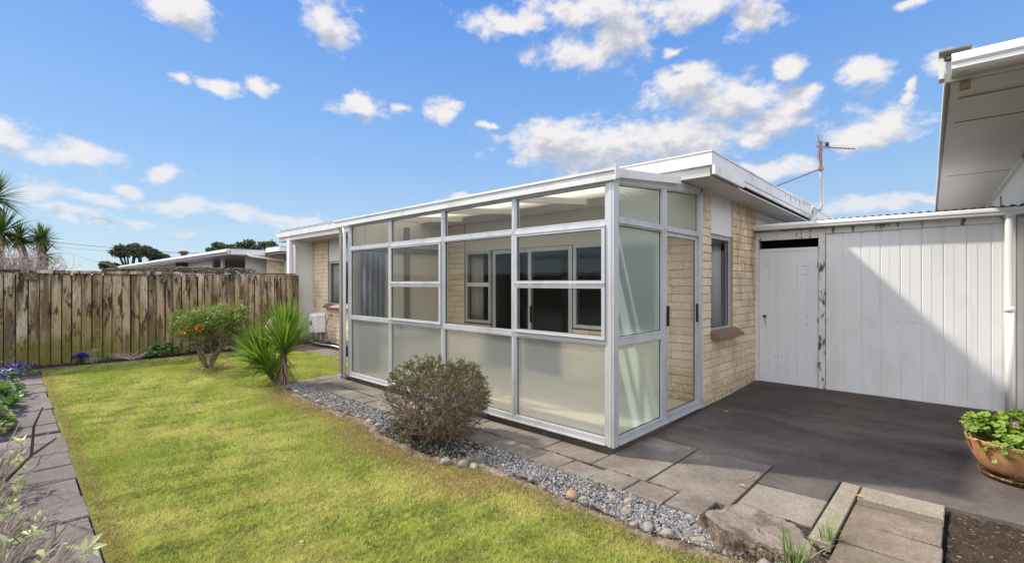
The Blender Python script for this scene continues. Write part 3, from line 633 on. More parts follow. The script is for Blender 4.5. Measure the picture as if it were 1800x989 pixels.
# rounded stones along the gravel
def stone_mesh(name, r, col, seed):
    rs = np.random.default_rng(seed); import bmesh
    bm = bmesh.new(); bmesh.ops.create_icosphere(bm, subdivisions=3, radius=1)
    k1, k2 = rs.normal(size=(2, 3)); sc = (r*rs.uniform(1.0, 1.35), r*rs.uniform(.8, 1.05), r*rs.uniform(.6, .8))
    for v in bm.verts:
        n_ = 1+.13*math.sin(v.co.dot(Vector(k1))*2.4)+.08*math.sin(v.co.dot(Vector(k2))*4.1)
        v.co = Vector((v.co.x*sc[0], v.co.y*sc[1], v.co.z*sc[2]))*n_
    me = bpy.data.meshes.new(name); bm.to_mesh(me); bm.free()
    for p_ in me.polygons: p_.use_smooth = True
    t = NT(name+'_rock'); col = tuple(c*.72 for c in col); n = t.noise(18, 6, .7, obj=True); f = t.noise(120, 3, obj=True)
    me.materials.append(t.pbr(t.mix(t.maprange(n, .35, .68), col, tuple(c*.62 for c in col)), .8, nrm=t.bump(f, .25, .003), spec=.3)); return me
GREY, TAN, BRN, DK, PINK = (.30,.285,.265), (.42,.335,.24), (.30,.24,.185), (.16,.15,.15), (.42,.36,.31)
STN = [ # x, y, radius, colour, label
 (2.735,2.02,.048,(.46,.31,.17),'orange tan round stone, the brightest on the lawn side of the gravel'),
 (2.70,2.25,.036,BRN,'brown round stone just left of the orange tan one'),
 (2.79,1.86,.030,DK,'dark blue grey pebble just right of the orange tan stone'),
 (2.76,1.93,.024,PINK,'small pinkish pebble between the orange tan stone and the dark one'),
 (2.98,1.98,.032,DK,'dark stone against the paver edge across from the orange tan stone'),
 (2.915,1.80,.030,TAN,'small tan stone in the gravel near the pavers'),
 (2.95,1.69,.034,PINK,'pale grey stone in the gravel beside the small tan one'),
 (2.80,1.62,.034,TAN,'upright tan stone on the lawn side of the gravel'),
 (2.72,1.30,.040,PINK,'pale square stone at the gravel edge'),
 (2.80,1.20,.032,BRN,'brown stone leaning on a second one at the gravel edge'),
 (2.775,1.13,.034,TAN,'tan flat stone next to the brown leaning one'),
 (2.86,1.03,.042,DK,'dark grey stone near the stump end of the gravel'),
 (3.00,1.28,.026,PINK,'small pale stone by the last paver'),
 (2.98,.93,.036,(.46,.40,.33),'square pale stone at the foot of the stump'),
 (2.90,.86,.044,(.27,.23,.19),'brown boulder at the foot of the stump'),
 (2.77,.77,.040,(.36,.30,.25),'pinkish stone at the bottom edge of the gravel bed'),
 (2.83,.70,.038,GREY,'grey stone at the bottom edge beside the pinkish one'),
 (2.70,2.60,.040,DK,'dark stone half sunk beside the lawn'),
 (2.60,3.02,.052,GREY,'grey stone under the right side of the shrub'),
 (2.63,2.92,.036,PINK,'pale stone under the right side of the shrub'),
 (2.74,2.98,.060,(.22,.20,.17),'large dull brown stone at the near end of the gravel under the shrub'),
 (2.52,3.16,.050,(.34,.30,.26),'pale brown stone at the left foot of the shrub'),
]
for i, (x, y, r, c, lab) in enumerate(STN):
    o = bpy.data.objects.new('garden_stone', stone_mesh('garden_stone', r, c, i)); COL.objects.link(o)
    o.location = (x, y, -.002+r*.05); o.rotation_euler = (random.uniform(-.2, .2), random.uniform(-.2, .2), random.uniform(0, 6.28))
    tag(o, lab, 'stone', 'stones along the gravel strip')
small = stone_mesh('garden_stone', .03, (.40,.37,.33), 77)
ys_ = [7.1,6.9,6.72,6.35,5.95,5.6,5.2,4.95,4.7,4.5,1.5,1.42,2.42]
for i, y in enumerate(ys_):
    o = bpy.data.objects.new('garden_stone', small); COL.objects.link(o); o.location = (float(lawn_edge(y))+.07+random.uniform(-.02, .03), y, .004)
    o.rotation_euler = (0, 0, random.uniform(0, 6)); s_ = random.uniform(.8, 1.5); o.scale = (s_, s_, s_)
    tag(o, 'small pale stone edging the gravel beside the lawn', 'stone', 'small pale edging stones')

# manhole cover: concrete ring and disc
t_ = thing('manhole_cover', 'round worn concrete manhole cover set in the paving by the sunroom corner', 'manhole', (3.98, 1.44, 0))
MB().lathe((3.98, 1.44, -.01), [(.285, 0), (.285, .0135), (.278, .016), (.262, .016), (.256, .0125)], 64).build('rim', 'paver', t_)
MB().lathe((3.98, 1.44, -.01), [(.253, 0), (.253, .014), (.249, .0165), (.001, .0175)], 64).build('disc', 'discslab', t_)

# ------------------------------------------------------------------ brick walls
def bricks(mb, mo, plane, c, rects, depth=.1, out=-1, L_=.295, Hc=.098, g=.006):
    """plane 'x': wall at x=c facing out*x, runs along y.  plane 'y': wall at y=c facing out*y, runs along x"""
    for a0, a1, z0, z1 in rects:
        i0 = int(math.floor(z0/Hc)); i1 = int(math.ceil(z1/Hc))
        for i in range(i0, i1):
            b0, b1 = max(i*Hc, z0), min((i+1)*Hc-g, z1)
            if b1-b0 < .02: continue
            offs = (L_/2 if i % 5 == 2 else 0)+.012*math.sin(i*1.7)+c*.1; j = math.floor((a0-offs)/L_)
            while j*L_+offs < a1:
                s0, s1 = max(j*L_+offs, a0), min((j+1)*L_+offs-g, a1); j += 1
                if s1-s0 < .03: continue
                w0, w1 = random.uniform(-.0035, .0035), random.uniform(-.0035, .0035)
                pr_ = random.uniform(.003, .012); bv = random.uniform(.005, .011)
                fr = [(s0+bv, b0+bv), (s1-bv, b0+bv+w0), (s1-bv, b1-bv+w1), (s0+bv, b1-bv)]; bk = [(s0, b0), (s1, b0+w0), (s1, b1+w1), (s0, b1)]
                V = []
                for (a, z) in bk: V.append((c, a, z) if plane == 'x' else (a, c, z))
                for (a, z) in fr:
                    q = c+out*(pr_+random.uniform(-.0025, .0025)); V.append((q, a, z) if plane == 'x' else (a, q, z))
                F = np.array([(4,5,6,7),(0,1,5,4),(1,2,6,5),(2,3,7,6),(3,0,4,7)])
                if (plane == 'x' and out < 0) or (plane == 'y' and out > 0): F = F[:, ::-1]
                mb.add(V, F)
        c0, c1 = (c-out*.0015, c-out*depth)
        if plane == 'x': mo.box(c0, a0+.002, z0, c1, a1-.002, z1)
        else: mo.box(a0+.002, c0, z0, a1-.002, c1, z1)

# ------------------------------------------------------------------ window helper
def P3(plane, c, a, z): return (c, a, z) if plane == 'x' else (a, c, z)
def pbox(mb, plane, c0, c1, a0, a1, z0, z1):
    if plane == 'x': mb.box(c0, a0, z0, c1, a1, z1)
    else: mb.box(a0, c0, z0, a1, c1, z1)
def window(parent, name, plane, c, out, a0, a1, z0, z1, fw, depth, pane, mat='alu', top=None, pane_name='pane', gasket=True, stile=None):
    """rectangular (or raked top) frame with a bead, dark gasket and a pane as child"""
    mb = MB(); d0, d1 = c, c-out*depth
    st_ = stile or fw
    z1b = z1 if top is None else top      # height of the head at a1
    def ztop(a): return z1+(z1b-z1)*(a-a0)/(a1-a0)
    pbox(mb, plane, d0, d1, a0, a1, z0, z0+fw)
    def quadbar(p, q, r, s, e0, e1):   # four corner (a,z), extruded between depths
        V = [P3(plane, e0, *x) for x in (p, q, r, s)]+[P3(plane, e1, *x) for x in (p, q, r, s)]
        mb.hexa(V)
    quadbar((a0, ztop(a0)-fw), (a1, ztop(a1)-fw), (a1, ztop(a1)), (a0, ztop(a0)), d0, d1)
    quadbar((a0, z0+fw), (a0+st_, z0+fw), (a0+st_, ztop(a0+st_)-fw), (a0, ztop(a0)-fw), d0, d1)
    quadbar((a1-st_, z0+fw), (a1, z0+fw), (a1, ztop(a1)-fw), (a1-st_, ztop(a1-st_)-fw), d0, d1)
    # outer bead, slightly proud
    b = min(.010, fw*.35); e0, e1 = c+out*.006, c
    for (u0, u1, w0, w1) in ((a0, a1, z0, z0+b),):
        pbox(mb, plane, e0, e1, u0+.001, u1-.001, w0+.001, w1)
    quadbar((a0+.001, ztop(a0)-b), (a1-.001, ztop(a1)-b), (a1-.001, ztop(a1)-.001), (a0+.001, ztop(a0)-.001), e0, e1)
    fr = mb.build(name, mat, parent)
    ia0, ia1, iz0 = a0+st_, a1-st_, z0+fw
    cp = c-out*depth*.5
    if gasket:
        g = MB(); gw = .005; gc0, gc1 = cp+out*.006, cp-out*.006
        pbox(g, plane, gc0, gc1, ia0, ia1, iz0, iz0+gw); pbox(g, plane, gc0, gc1, ia0, ia0+gw, iz0+gw, ztop(ia0)-fw-.004); pbox(g, plane, gc0, gc1, ia1-gw, ia1, iz0+gw, ztop(ia1)-fw-.004)
        V = [P3(plane, e, *x) for e in (gc0, gc1) for x in ((ia0, ztop(ia0)-fw-gw), (ia1, ztop(ia1)-fw-gw), (ia1, ztop(ia1)-fw), (ia0, ztop(ia0)-fw))]
        g.hexa(V); g.build('gasket', 'rubber', fr)
    pn = MB(); pn.add([P3(plane, cp, *x) for x in ((ia0, iz0), (ia1, iz0), (ia1, ztop(ia1)-fw), (ia0, ztop(ia0)-fw))], np.array([(0,1,2,3)]))
    o = pn.build(pane_name, pane, fr)
    return fr

# ------------------------------------------------------------------ MAIN HOUSE
HY, HX = 2.232, 5.584
house = thing('brick_house', 'cream brick house with white fascias and a glazed sunroom on its side', 'house', (8, 7, 0))
mb, mo = MB(), MB()
bricks(mb, mo, 'y', HY, [(5.584, 5.835, .05, 2.63), (6.585, 7.50, .05, 2.60), (5.835, 6.585, .05, .875)])
w = mb.build('brick_wall', 'brick', house); mo.build('mortar_bed', 'mortar', w); mb, mo = MB(), MB()
bricks(mb, mo, 'x', HX, [(2.245, 2.90, .0, 2.62), (2.90, 4.12, .0, .84)])
w = mb.build('brick_wall', 'brick', house); mo.build('mortar_bed', 'mortar', w); mb, mo = MB(), MB()
bricks(mb, mo, 'x', HX, [(5.82, 6.48, .0, .80), (6.48, 10.40, .0, 2.62), (10.40, 11.75, .0, .93), (11.75, 12.58, .0, 2.62)])
w = mb.build('brick_wall', 'brick', house); mo.build('mortar_bed', 'mortar', w)
# cream boards above openings inside the sunroom, white panel above the end window
mb = MB(); mb.box(5.60, 2.90, 2.06, 5.66, 6.48, 2.75); mb.build('lintel_board', 'cream', house)
mb = MB(); mb.box(5.838, HY+.02, 2.11, 6.582, HY+.06, 2.60); mb.box(5.84, HY+.004, 2.11, 5.86, HY+.02, 2.6); mb.box(6.562, HY+.004, 2.11, 6.58, HY+.02, 2.6); mb.build('window_panel', 'white', house)
mb = MB(); mb.box(5.60, 10.42, 2.06, 5.66, 11.74, 2.75); mb.build('window_panel', 'white', house)
window(house, 'window', 'y', HY+.03, -1, 5.84, 6.58, .905, 2.10, .045, .05, 'glass')
def sill(p, plane, c, out, a0, a1, z):
    mb = MB(); q = [(0, 0), (0, .03), (.11, -.045), (.11, -.07), (.0, -.06)]
    V = []; 
    for a in (a0, a1):
        for d, h in q: V.append(P3(plane, c+out*d, a, z+h))
    n = 5; mb.add(V, [tuple(range(n))[::-1], tuple(range(n, 2*n))]+[(i, (i+1)%n, n+(i+1)%n, n+i) for i in range(n)])
    return mb.build('window_sill', 'sill', p)
sill(house, 'y', HY-.01, -1, 5.80, 6.66, .90); sill(house, 'x', HX-.01, -1, 10.33, 11.82, .955)
window(house, 'window', 'x', HX+.03, -1, 10.41, 11.74, .96, 2.05, .045, .05, 'glass')
# openings inside the sunroom: low window, wide sliding door, small window
def split_win(a0, a1, z0, z1, zm):
    fr = window(house, 'window', 'x', HX+.02, -1, a0, a1, z0, z1, .05, .06, 'glass')
    if zm: mb = MB(); mb.box(HX+.016, a0+.05, zm-.035, HX+.07, a1-.05, zm+.035); mb.build('rail', 'white', fr)
    return fr
split_win(5.83, 6.47, .82, 2.06, 1.48); split_win(2.91, 4.11, .86, 2.06, None)
for a0, a1, q in ((4.13, 4.98, .02), (4.92, 5.80, .045)):
    f = window(house, 'sliding_door', 'x', HX+q, -1, a0, a1, .10, 2.055, .065, .03, 'glass')
mb = MB(); mb.box(HX-.012, 4.89, .9, HX+.018, 4.915, 1.15); mb.build('door_handle', 'black', house)
# rooms behind the glass
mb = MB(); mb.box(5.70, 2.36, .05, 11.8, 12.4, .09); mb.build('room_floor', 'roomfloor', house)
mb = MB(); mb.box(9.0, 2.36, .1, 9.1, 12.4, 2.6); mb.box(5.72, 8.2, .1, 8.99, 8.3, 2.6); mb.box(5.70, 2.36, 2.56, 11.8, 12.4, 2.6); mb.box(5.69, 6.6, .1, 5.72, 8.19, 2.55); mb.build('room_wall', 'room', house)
# end and rear walls of the house, gable boards above the garage
mb = MB(); mb.box(7.503, HY+.01, .05, 11.9, HY+.1, 2.62); mb.box(11.8, HY+.11, .05, 11.9, 12.5, 2.6); mb.box(5.62, 12.6, .0, 11.9, 12.7, 2.6)
for i in range(6): mb.box(7.505, HY-.004, 2.05+i*.1, 11.9, HY+.009, 2.05+i*.1+.088)
mb.build('gable_boarding', 'soffit', house)
# projecting fin wall at the far end
mb = MB(); mb.box(4.97, 12.60, -.02, 5.60, 12.74, 2.62); mb.box(4.95, 12.585, -.02, 5.02, 12.755, 2.63); mb.build('fin_wall', 'white', house)
# roof: slab falling slightly, fascias, inner beams, soffit
RX0, RX1, RY0, RY1 = 4.95, 12.2, 1.885, 13.46
def rz(x): return -.0175*(x-4.95)
def sl(x0, x1, y0, y1, zb, zt, mat, name, mbx=None, build=True):
    mb = mbx or MB()
    mb.hexa([(x0,y0,zb+rz(x0)),(x1,y0,zb+rz(x1)),(x1,y1,zb+rz(x1)),(x0,y1,zb+rz(x0)),(x0,y0,zt+rz(x0)),(x1,y0,zt+rz(x1)),(x1,y1,zt+rz(x1)),(x0,y1,zt+rz(x0))])
    return mb.build(name, mat, house) if build else mb
mb = MB(); sl(RX0, RX0+.028, RY0, RY1, 2.715, 2.848, '', '', mb, False); sl(RX0+.03, RX1, RY0, RY0+.028, 2.715, 2.848, '', '', mb, False); sl(RX0+.03, RX1, RY1-.03, RY1, 2.715, 2.848, '', '', mb, False)
# thin bright drip edge along the top
sl(RX0-.008, RX0+.034, RY0-.008, RY1, 2.85, 2.866, '', '', mb, False); sl(RX0+.036, RX1, RY0-.008, RY0+.034, 2.85, 2.866, '', '', mb, False)
mb.build('fascia', 'fascia', house)
mb = MB(); sl(RX0+.03, RX0+.08, RY0+.03, 13.3, 2.63, 2.714, '', '', mb, False); mb.build('eave_beam', 'soffit', house)
mb = MB(); sl(RX0-.004, RX0+.88, RY0-.035, RY0-.002, 2.615, 2.708, '', '', mb, False); sl(RX0+.89, RX1, RY0-.004, RY0+.02, 2.655, 2.70, '', '', mb, False); mb.build('barge_board', 'gable_peel', house)
mb = MB(); sl(RX0+.03, RX1, RY0+.03, RY1-.03, 2.61, 2.628, '', '', mb, False); mb.build('soffit', 'soffit', house)
# corrugated roof
def corrugated(parent, x0, x1, y0, y1, zf, pitch=.076, amp=.009, along='x', mat='roofsteel', name='roof'):
    mb = MB(); n = int(abs((y1-y0) if along == 'x' else (x1-x0))/pitch*6); V = []
    for i in range(n+1):
        f = i/n
        if along == 'x': y = y0+(y1-y0)*f; h = amp*math.sin(2*math.pi*(y-y0)/pitch); V += [(x0, y, zf(x0, y)+h), (x1, y, zf(x1, y)+h)]
        else: x = x0+(x1-x0)*f; h = amp*math.sin(2*math.pi*(x-x0)/pitch); V += [(x, y0, zf(x, y0)+h), (x, y1, zf(x, y1)+h)]
    F = np.array([(2*i, 2*i+1, 2*i+3, 2*i+2) for i in range(n)]); mb.add(V, F, .5); return mb.build(name, mat, parent, smooth=True)
corrugated(house, RX0+.04, RX1, RY0+.04, RY1-.04, lambda x, y: 2.868+rz(x)+.003*(y-RY0), .076, .009, 'y')
# flashing ribs on the barge towards the antenna
mb = MB()
for i in range(5): 
    x = 7.7+i*.27; mb.box(x, RY0-.0125, 2.80+rz(x), x+.035, RY0-.0085, 2.885+rz(x))
mb.box(7.5, RY0-.006, 2.86+rz(7.5), 9.3, RY0+.1, 2.905+rz(9)); mb.build('roof_flashing', 'gable_peel', house)
# rainwater pipe and gutter stub at the far corner
mb = MB(); mb.tube([(5.08,12.9,2.60),(5.08,12.78,2.52),(5.06,12.50,2.44),(5.05,12.48,2.3),(5.05,12.48,.05)], .035, 12); mb.build('downpipe', 'pipe', house, smooth=True)
mb = MB(); mb.box(5.60, 9.1, 2.05, 5.602, 9.2, 2.07); 

# curtains hanging inside
def curtain(name, lab, mat, plane, c, a0, a1, z0, z1, wave=.06, amp=.02, n=60):
    mb = MB(); V = []
    for i in range(n+1):
        a = a0+(a1-a0)*i/n; d = c+amp*math.sin(2*math.pi*(a-a0)/wave+.4*math.sin(i*.7))
        V += [P3(plane, d, a, z0), P3(plane, d+.004*math.sin(i), a, z1)]
    F = [(2*i, 2*i+2, 2*i+3, 2*i+1) for i in range(n)]; mb.add(V, np.array(F), .5)
    o = mb.build(name, mat, smooth=True); s = o.modifiers.new('thickness', 'SOLIDIFY'); s.thickness = .003
    return tag(o, lab, 'curtain')
curtain('curtain', 'pale curtain hanging inside the narrow end window beside the sill', 'curtain', 'y', HY+.16, 6.28, 6.56, .93, 2.08)
curtain('curtain', 'beige gathered curtain seen inside the small two-pane window behind the sunroom', 'curtaincream', 'x', HX+.16, 6.16, 6.45, .85, 2.04)
curtain('curtain', 'grey vertical blind drawn at the far left end of the sunroom', 'curtaingrey', 'y', 6.80, 3.76, 4.18, .16, 2.0, .09, .03)
curtain('curtain', 'grey curtain inside the house window beside the meter box', 'curtain', 'x', HX+.14, 11.35, 11.70, .98, 2.03)

# ------------------------------------------------------------------ SUNROOM
sun_t = thing('glazed_sunroom', 'flat roofed sunroom of silver aluminium frames, clear upper panes and frosted lower panes', 'sunroom', (4.6, 4.6, 0))
X0 = 3.632; Y0, Y1 = 2.232, 6.97
mb = MB(); mb.box(3.655, 2.26, -.05, 5.57, 6.95, .064); mb.build('plinth', 'plinth', sun_t)
mb = MB(); mb.box(3.70, 2.30, .066, 5.565, 6.92, .10); mb.build('carpet', 'carpet', sun_t)
# posts and rails
def profile_post(mb, plane, c, out, a0, a1, z0, z1, depth=.06):
    pbox(mb, plane, c, c-out*depth, a0, a1, z0, z1); w = (a1-a0)
    pbox(mb, plane, c+out*.005, c+out*.0005, a0+w*.36, a1-w*.36, z0, z1)
ys_m = [5.789, 4.616, 3.427]
for y in ys_m:
    mb = MB(); profile_post(mb, 'x', X0, -1, y-.019, y+.019, .125, 2.385); mb.build('mullion', 'alu', sun_t)
mb = MB(); profile_post(mb, 'x', X0, -1, 6.90, 6.97, .07, 2.385); mb.build('end_post', 'alu', sun_t)
mb = MB(); mb.box(X0-.012, Y0-.012, .065, X0+.065, Y0+.048, 2.40); mb.box(X0-.004, Y0+.051, .07, X0+.06, Y0+.073, 2.39); mb.box(X0+.068, Y0-.004, .07, X0+.085, Y0+.06, 2.40)
mb.box(X0-.016, Y0+.012, .07, X0-.0125, Y0+.03, 2.39); mb.build('corner_post', 'alu', sun_t)
mb = MB(); mb.box(X0-.006, Y0+.074, .068, X0+.06, 6.899, .122); mb.box(X0-.016, Y0+.074, .068, X0-.0065, 6.899, .082); mb.build('bottom_rail', 'alu', sun_t)
mb = MB(); mb.box(X0-.002, Y0+.074, 2.385, X0+.06, 6.96, 2.42); mb.build('head_rail', 'alu', sun_t)
bays = [(Y0+.075, ys_m[2]-.020, True), (ys_m[2]+.020, ys_m[1]-.020, False), (ys_m[1]+.020, ys_m[0]-.020, True), (ys_m[0]+.020, 6.899, False)]
for a0, a1, sash in bays:
    window(sun_t, 'lower_window', 'x', X0+.004, -1, a0, a1, .124, .955, .014, .05, 'frost', pane_name='frosted_pane')
    mb = MB(); mb.box(X0-.003, a0, .957, X0+.058, a1, .998); mb.build('mid_rail', 'alu', sun_t)
    if sash:
        window(sun_t, 'awning_window', 'x', X0-.018, -1, a0+.004, a1-.004, .999, 1.487, .032, .045, 'glass')
        window(sun_t, 'awning_window', 'x', X0-.018, -1, a0+.004, a1-.004, 1.494, 2.012, .032, .045, 'glass')
    else: window(sun_t, 'fixed_window', 'x', X0+.002, -1, a0, a1, 1.0, 2.012, .015, .05, 'glass')
    mb = MB(); mb.box(X0-.003, a0, 2.014, X0+.058, a1, 2.054); mb.build('transom', 'alu', sun_t)
    window(sun_t, 'top_window', 'x', X0+.004, -1, a0, a1, 2.056, 2.384, .012, .05, 'glass')
# end wall facing the pad
YE = Y0
mb = MB(); mb.box(X0+.086, YE-.006, .068, 5.53, YE+.055, .122); mb.box(X0+.086, YE-.018, .068, 5.53, YE-.0065, .084); mb.build('bottom_rail', 'alu', sun_t)
mb = MB(); profile_post(mb, 'y', YE, -1, 4.575, 4.655, .123, 2.478); mb.build('mullion', 'alu', sun_t)
mb = MB(); profile_post(mb, 'y', YE-.004, -1, 5.475, 5.575, .068, 2.56); mb.build('door_jamb', 'alu', sun_t)
xa, xb = X0+.087, 4.573
window(sun_t, 'lower_window', 'y', YE+.004, -1, xa, xb, .124, .945, .014, .05, 'frostg', pane_name='frosted_pane')
mb = MB(); mb.box(xa, YE-.003, .947, xb, YE+.055, 1.005); mb.build('mid_rail', 'alu', sun_t)
window(sun_t, 'side_window', 'y', YE+.004, -1, xa, xb, 1.007, 2.035, .014, .05, 'frostg', pane_name='frosted_pane')
mb = MB(); mb.box(xa, YE-.008, 2.037, xb, YE+.055, 2.078); mb.box(4.657, YE-.008, 2.037, 5.473, YE+.055, 2.078); mb.build('transom', 'alu', sun_t)
def zt(x): return 2.40+(x-3.72)*.0865
window(sun_t, 'top_window', 'y', YE+.004, -1, xa, xb, 2.08, zt(xa)-.012, .013, .05, 'stipple', top=zt(xb)-.012, pane_name='textured_pane')
window(sun_t, 'top_window', 'y', YE+.004, -1, 4.657, 5.473, 2.08, zt(4.657)-.012, .013, .05, 'stipple', top=2.535, pane_name='textured_pane')
mb = MB(); V = []
for (x, z0_, z1_) in ((xa, zt(xa)-.012, zt(xa)+.02), (4.573, zt(4.573)-.012, zt(4.573)+.02)): pass
mb.hexa([(X0+.086,YE-.006,zt(xa)-.011),(4.656,YE-.006,zt(4.656)-.011),(4.656,YE+.055,zt(4.656)-.011),(X0+.086,YE+.055,zt(xa)-.011),(X0+.086,YE-.006,zt(xa)+.05),(4.656,YE-.006,zt(4.656)+.05),(4.656,YE+.055,zt(4.656)+.05),(X0+.086,YE+.055,zt(xa)+.05)])
mb.hexa([(4.658,YE-.006,zt(4.658)-.011),(5.473,YE-.006,2.536),(5.473,YE+.055,2.536),(4.658,YE+.055,zt(4.658)-.011),(4.658,YE-.006,2.59),(5.473,YE-.006,2.60),(5.473,YE+.055,2.60),(4.658,YE+.055,2.59)])
mb.build('head_rail', 'alu', sun_t)
door = window(sun_t, 'sliding_door', 'y', YE+.012, -1, 4.66, 5.44, .126, 2.033, .04, .03, 'glass', stile=.034)
mb = MB(); mb.box(4.668, YE-.02, 1.06, 4.69, YE+.008, 1.27); mb.build('handle', 'black', door, bevel=.004)
mb = MB(); mb.box(5.40, YE-.02, 1.06, 5.422, YE+.008, 1.27); mb.build('handle', 'black', door, bevel=.004)
# far end wall of the sunroom: cream boards, brown posts and a low rail
mb = MB(); mb.box(3.70, 6.93, .10, 5.57, 6.96, 2.55)
for x in np.arange(3.9, 5.5, .31): mb.box(x, 6.922, .10, x+.006, 6.929, 2.5)
mb.build('end_wall', 'cream', sun_t)
mb = MB(); mb.box(4.62, 6.89, .1, 4.72, 6.92, 2.45); mb.box(3.75, 6.885, 2.02, 5.55, 6.92, 2.10); mb.build('timber_post', 'post', sun_t)
mb = MB(); mb.box(4.2, 6.70, .62, 5.55, 6.88, .66); mb.box(4.2, 6.86, .54, 5.55, 6.885, .618); mb.build('shelf', 'post', sun_t)
# roof: thin falling slab from the eave down to the outer fascia
def sr(x0, x1, y0, y1, z0, z1, th, mb):
    mb.hexa([(x0,y0,z0),(x1,y0,z1),(x1,y1,z1),(x0,y1,z0),(x0,y0,z0+th),(x1,y0,z1+th),(x1,y1,z1+th),(x0,y1,z0+th)])
mb = MB(); mb.box(4.95, 2.245, 2.55, 5.56, 6.95, 2.60); mb.build('ceiling', 'cream', sun_t)
mb = MB(); mb.add([(3.62,2.20,2.47),(4.94,2.20,2.602),(4.94,7.29,2.602),(3.62,7.29,2.47)], np.array([(0,1,2,3)])); mb.build('roof', 'sheet', sun_t)
mb = MB(); mb.box(3.585, 2.175, 2.395, 3.612, 7.32, 2.488); mb.box(3.572, 2.17, 2.474, 3.60, 7.325, 2.498)
mb.box(3.560, 2.165, 2.40, 3.618, 2.174, 2.52); mb.build('fascia', 'fascia', sun_t)
mb = MB(); sr(3.62, 4.86, 2.17, 2.198, 2.415, 2.545, .075, mb); mb.build('end_fascia', 'fascia', sun_t)
# rafters under the ceiling
mb = MB()
for y in (3.427, 4.616, 5.789): sr(3.70, 4.93, y-.025, y+.025, 2.355, 2.475, .07, mb)
mb.build('rafter', 'cream', sun_t)
# timber post carrying the far corner with a metal shoe, small pipe beside it
pt = thing('timber_post', 'brown square post standing at the far corner of the sunroom', 'post', (3.66, 7.2, 0))
MB().box(3.62, 7.17, .05, 3.69, 7.24, 2.39).build('shaft', 'post', pt, bevel=.004)
MB().box(3.60, 7.15, -.01, 3.71, 7.26, .06).build('shoe', 'galv', pt, bevel=.003)
o = MB(); o.tube([(3.60,7.06,2.36),(3.60,7.03,2.28),(3.60,7.02,2.2),(3.60,7.02,.05)], .022, 10)
tag(o.build('downpipe', 'pipe', smooth=True), 'slim white rainwater pipe at the far corner of the sunroom', 'downpipe')

# ------------------------------------------------------------------ GARAGE / lean-to between the houses
gar = thing('garage', 'white boarded lean-to with a plank door and gutter between the two houses', 'garage', (8.2, .9, .09))
GX = 7.51
mb = MB(); pts = []; y = 1.355
bw = .196
while y > -.40:
    pts += [(GX, y), (GX, y-bw+.018), (GX+.006, y-bw+.012), (GX+.006, y-bw+.006), (GX, y-bw)]; y -= bw
V = [(x, yy_, .075) for x, yy_ in pts]+[(x, yy_, 2.235) for x, yy_ in pts]; n = len(pts)
mb.add(V, np.array([(i, i+1, n+i+1, n+i) for i in range(n-1)]), .5)
# raised narrow ribs typical of the sheet
y = 1.355
while y > -.3: mb.box(GX-.002, y-.075, .076, GX-.0005, y-.066, 2.234); y -= bw
mb.build('wall_cladding', 'white', gar)
mb = MB()
for (y, z) in ((.62,1.02),(.60,1.02),(.50,1.03),(.47,1.02),(.43,1.03)): MB().lathe((GX-.004, y, z), [(.001,-.005),(.006,0),(.001,.005)], 8).build('nail_mark', 'rustspot', gar)
mb = MB(); mb.box(GX-.02, 1.362, .05, GX+.06, 1.438, 2.16); mb.build('door_post', 'peel', gar, bevel=.003)
mb = MB(); mb.box(GX-.015, 2.185, .05, GX+.05, 2.228, 2.12); mb.build('door_post', 'white', gar)
mb = MB(); mb.box(GX-.012, 1.36, 2.115, GX+.05, 2.228, 2.235); mb.build('header_board', 'peelbeam', gar)
mb = MB(); mb.box(GX-.022, -.395, 2.165, GX-.003, 1.355, 2.24); mb.build('wall_plate', 'peelbeam', gar)
mb = MB(); mb.box(GX+.3, 1.36, .06, GX+.31, 2.24, 2.25); mb.build('dark_interior', 'void', gar)
# door of seven vertical boards
mb = MB(); y = 1.446
for i in range(6):
    y1_ = y+.1225; j = random.uniform(-.001, .001); mb.box(GX+.006, y+.0005, .085+random.uniform(-.006, .006), GX+.04, y1_-.0005, 1.995); y = y1_
mb.box(GX-.001, 1.448, 1.955, GX+.0055, 2.18, 1.99)
dr = mb.build('plank_door', 'door', gar)
mb = MB(); mb.tube([(GX+.005,2.10,1.03),(GX-.02,2.10,1.03)], .008, 12); mb.lathe((GX-.03, 2.10, 1.03), [(.002,-.022),(.016,-.015),(.022,0),(.016,.015),(.002,.022)], 16); mb.build('door_knob', 'black', dr, smooth=True)
mb = MB()
for z, ys2 in ((1.74, (1.56, 1.60, 1.63)), (1.62, (1.58, 1.62)), (1.04, (1.58,)), (.94, (1.58,)), (.46, (1.88, 1.94, 1.98)), (.32, (1.93,)), (1.74, (2.09,))):
    for y in ys2: MB().box(GX+.0025, y-.006, z-.006, GX+.0052, y+.006, z+.006).build('rust_stain', 'rustspot', dr)
mb.box(GX+.0028, 2.096, .88, GX+.0052, 2.104, 1.0); mb.build('rust_stain', 'rustspot', dr)
mb = MB(); 
for z in (1.72, .97, .37): MB().box(GX-.026, 1.435, z, GX-.0205, 1.45, z+.07).build('hinge', 'rustspot', gar)
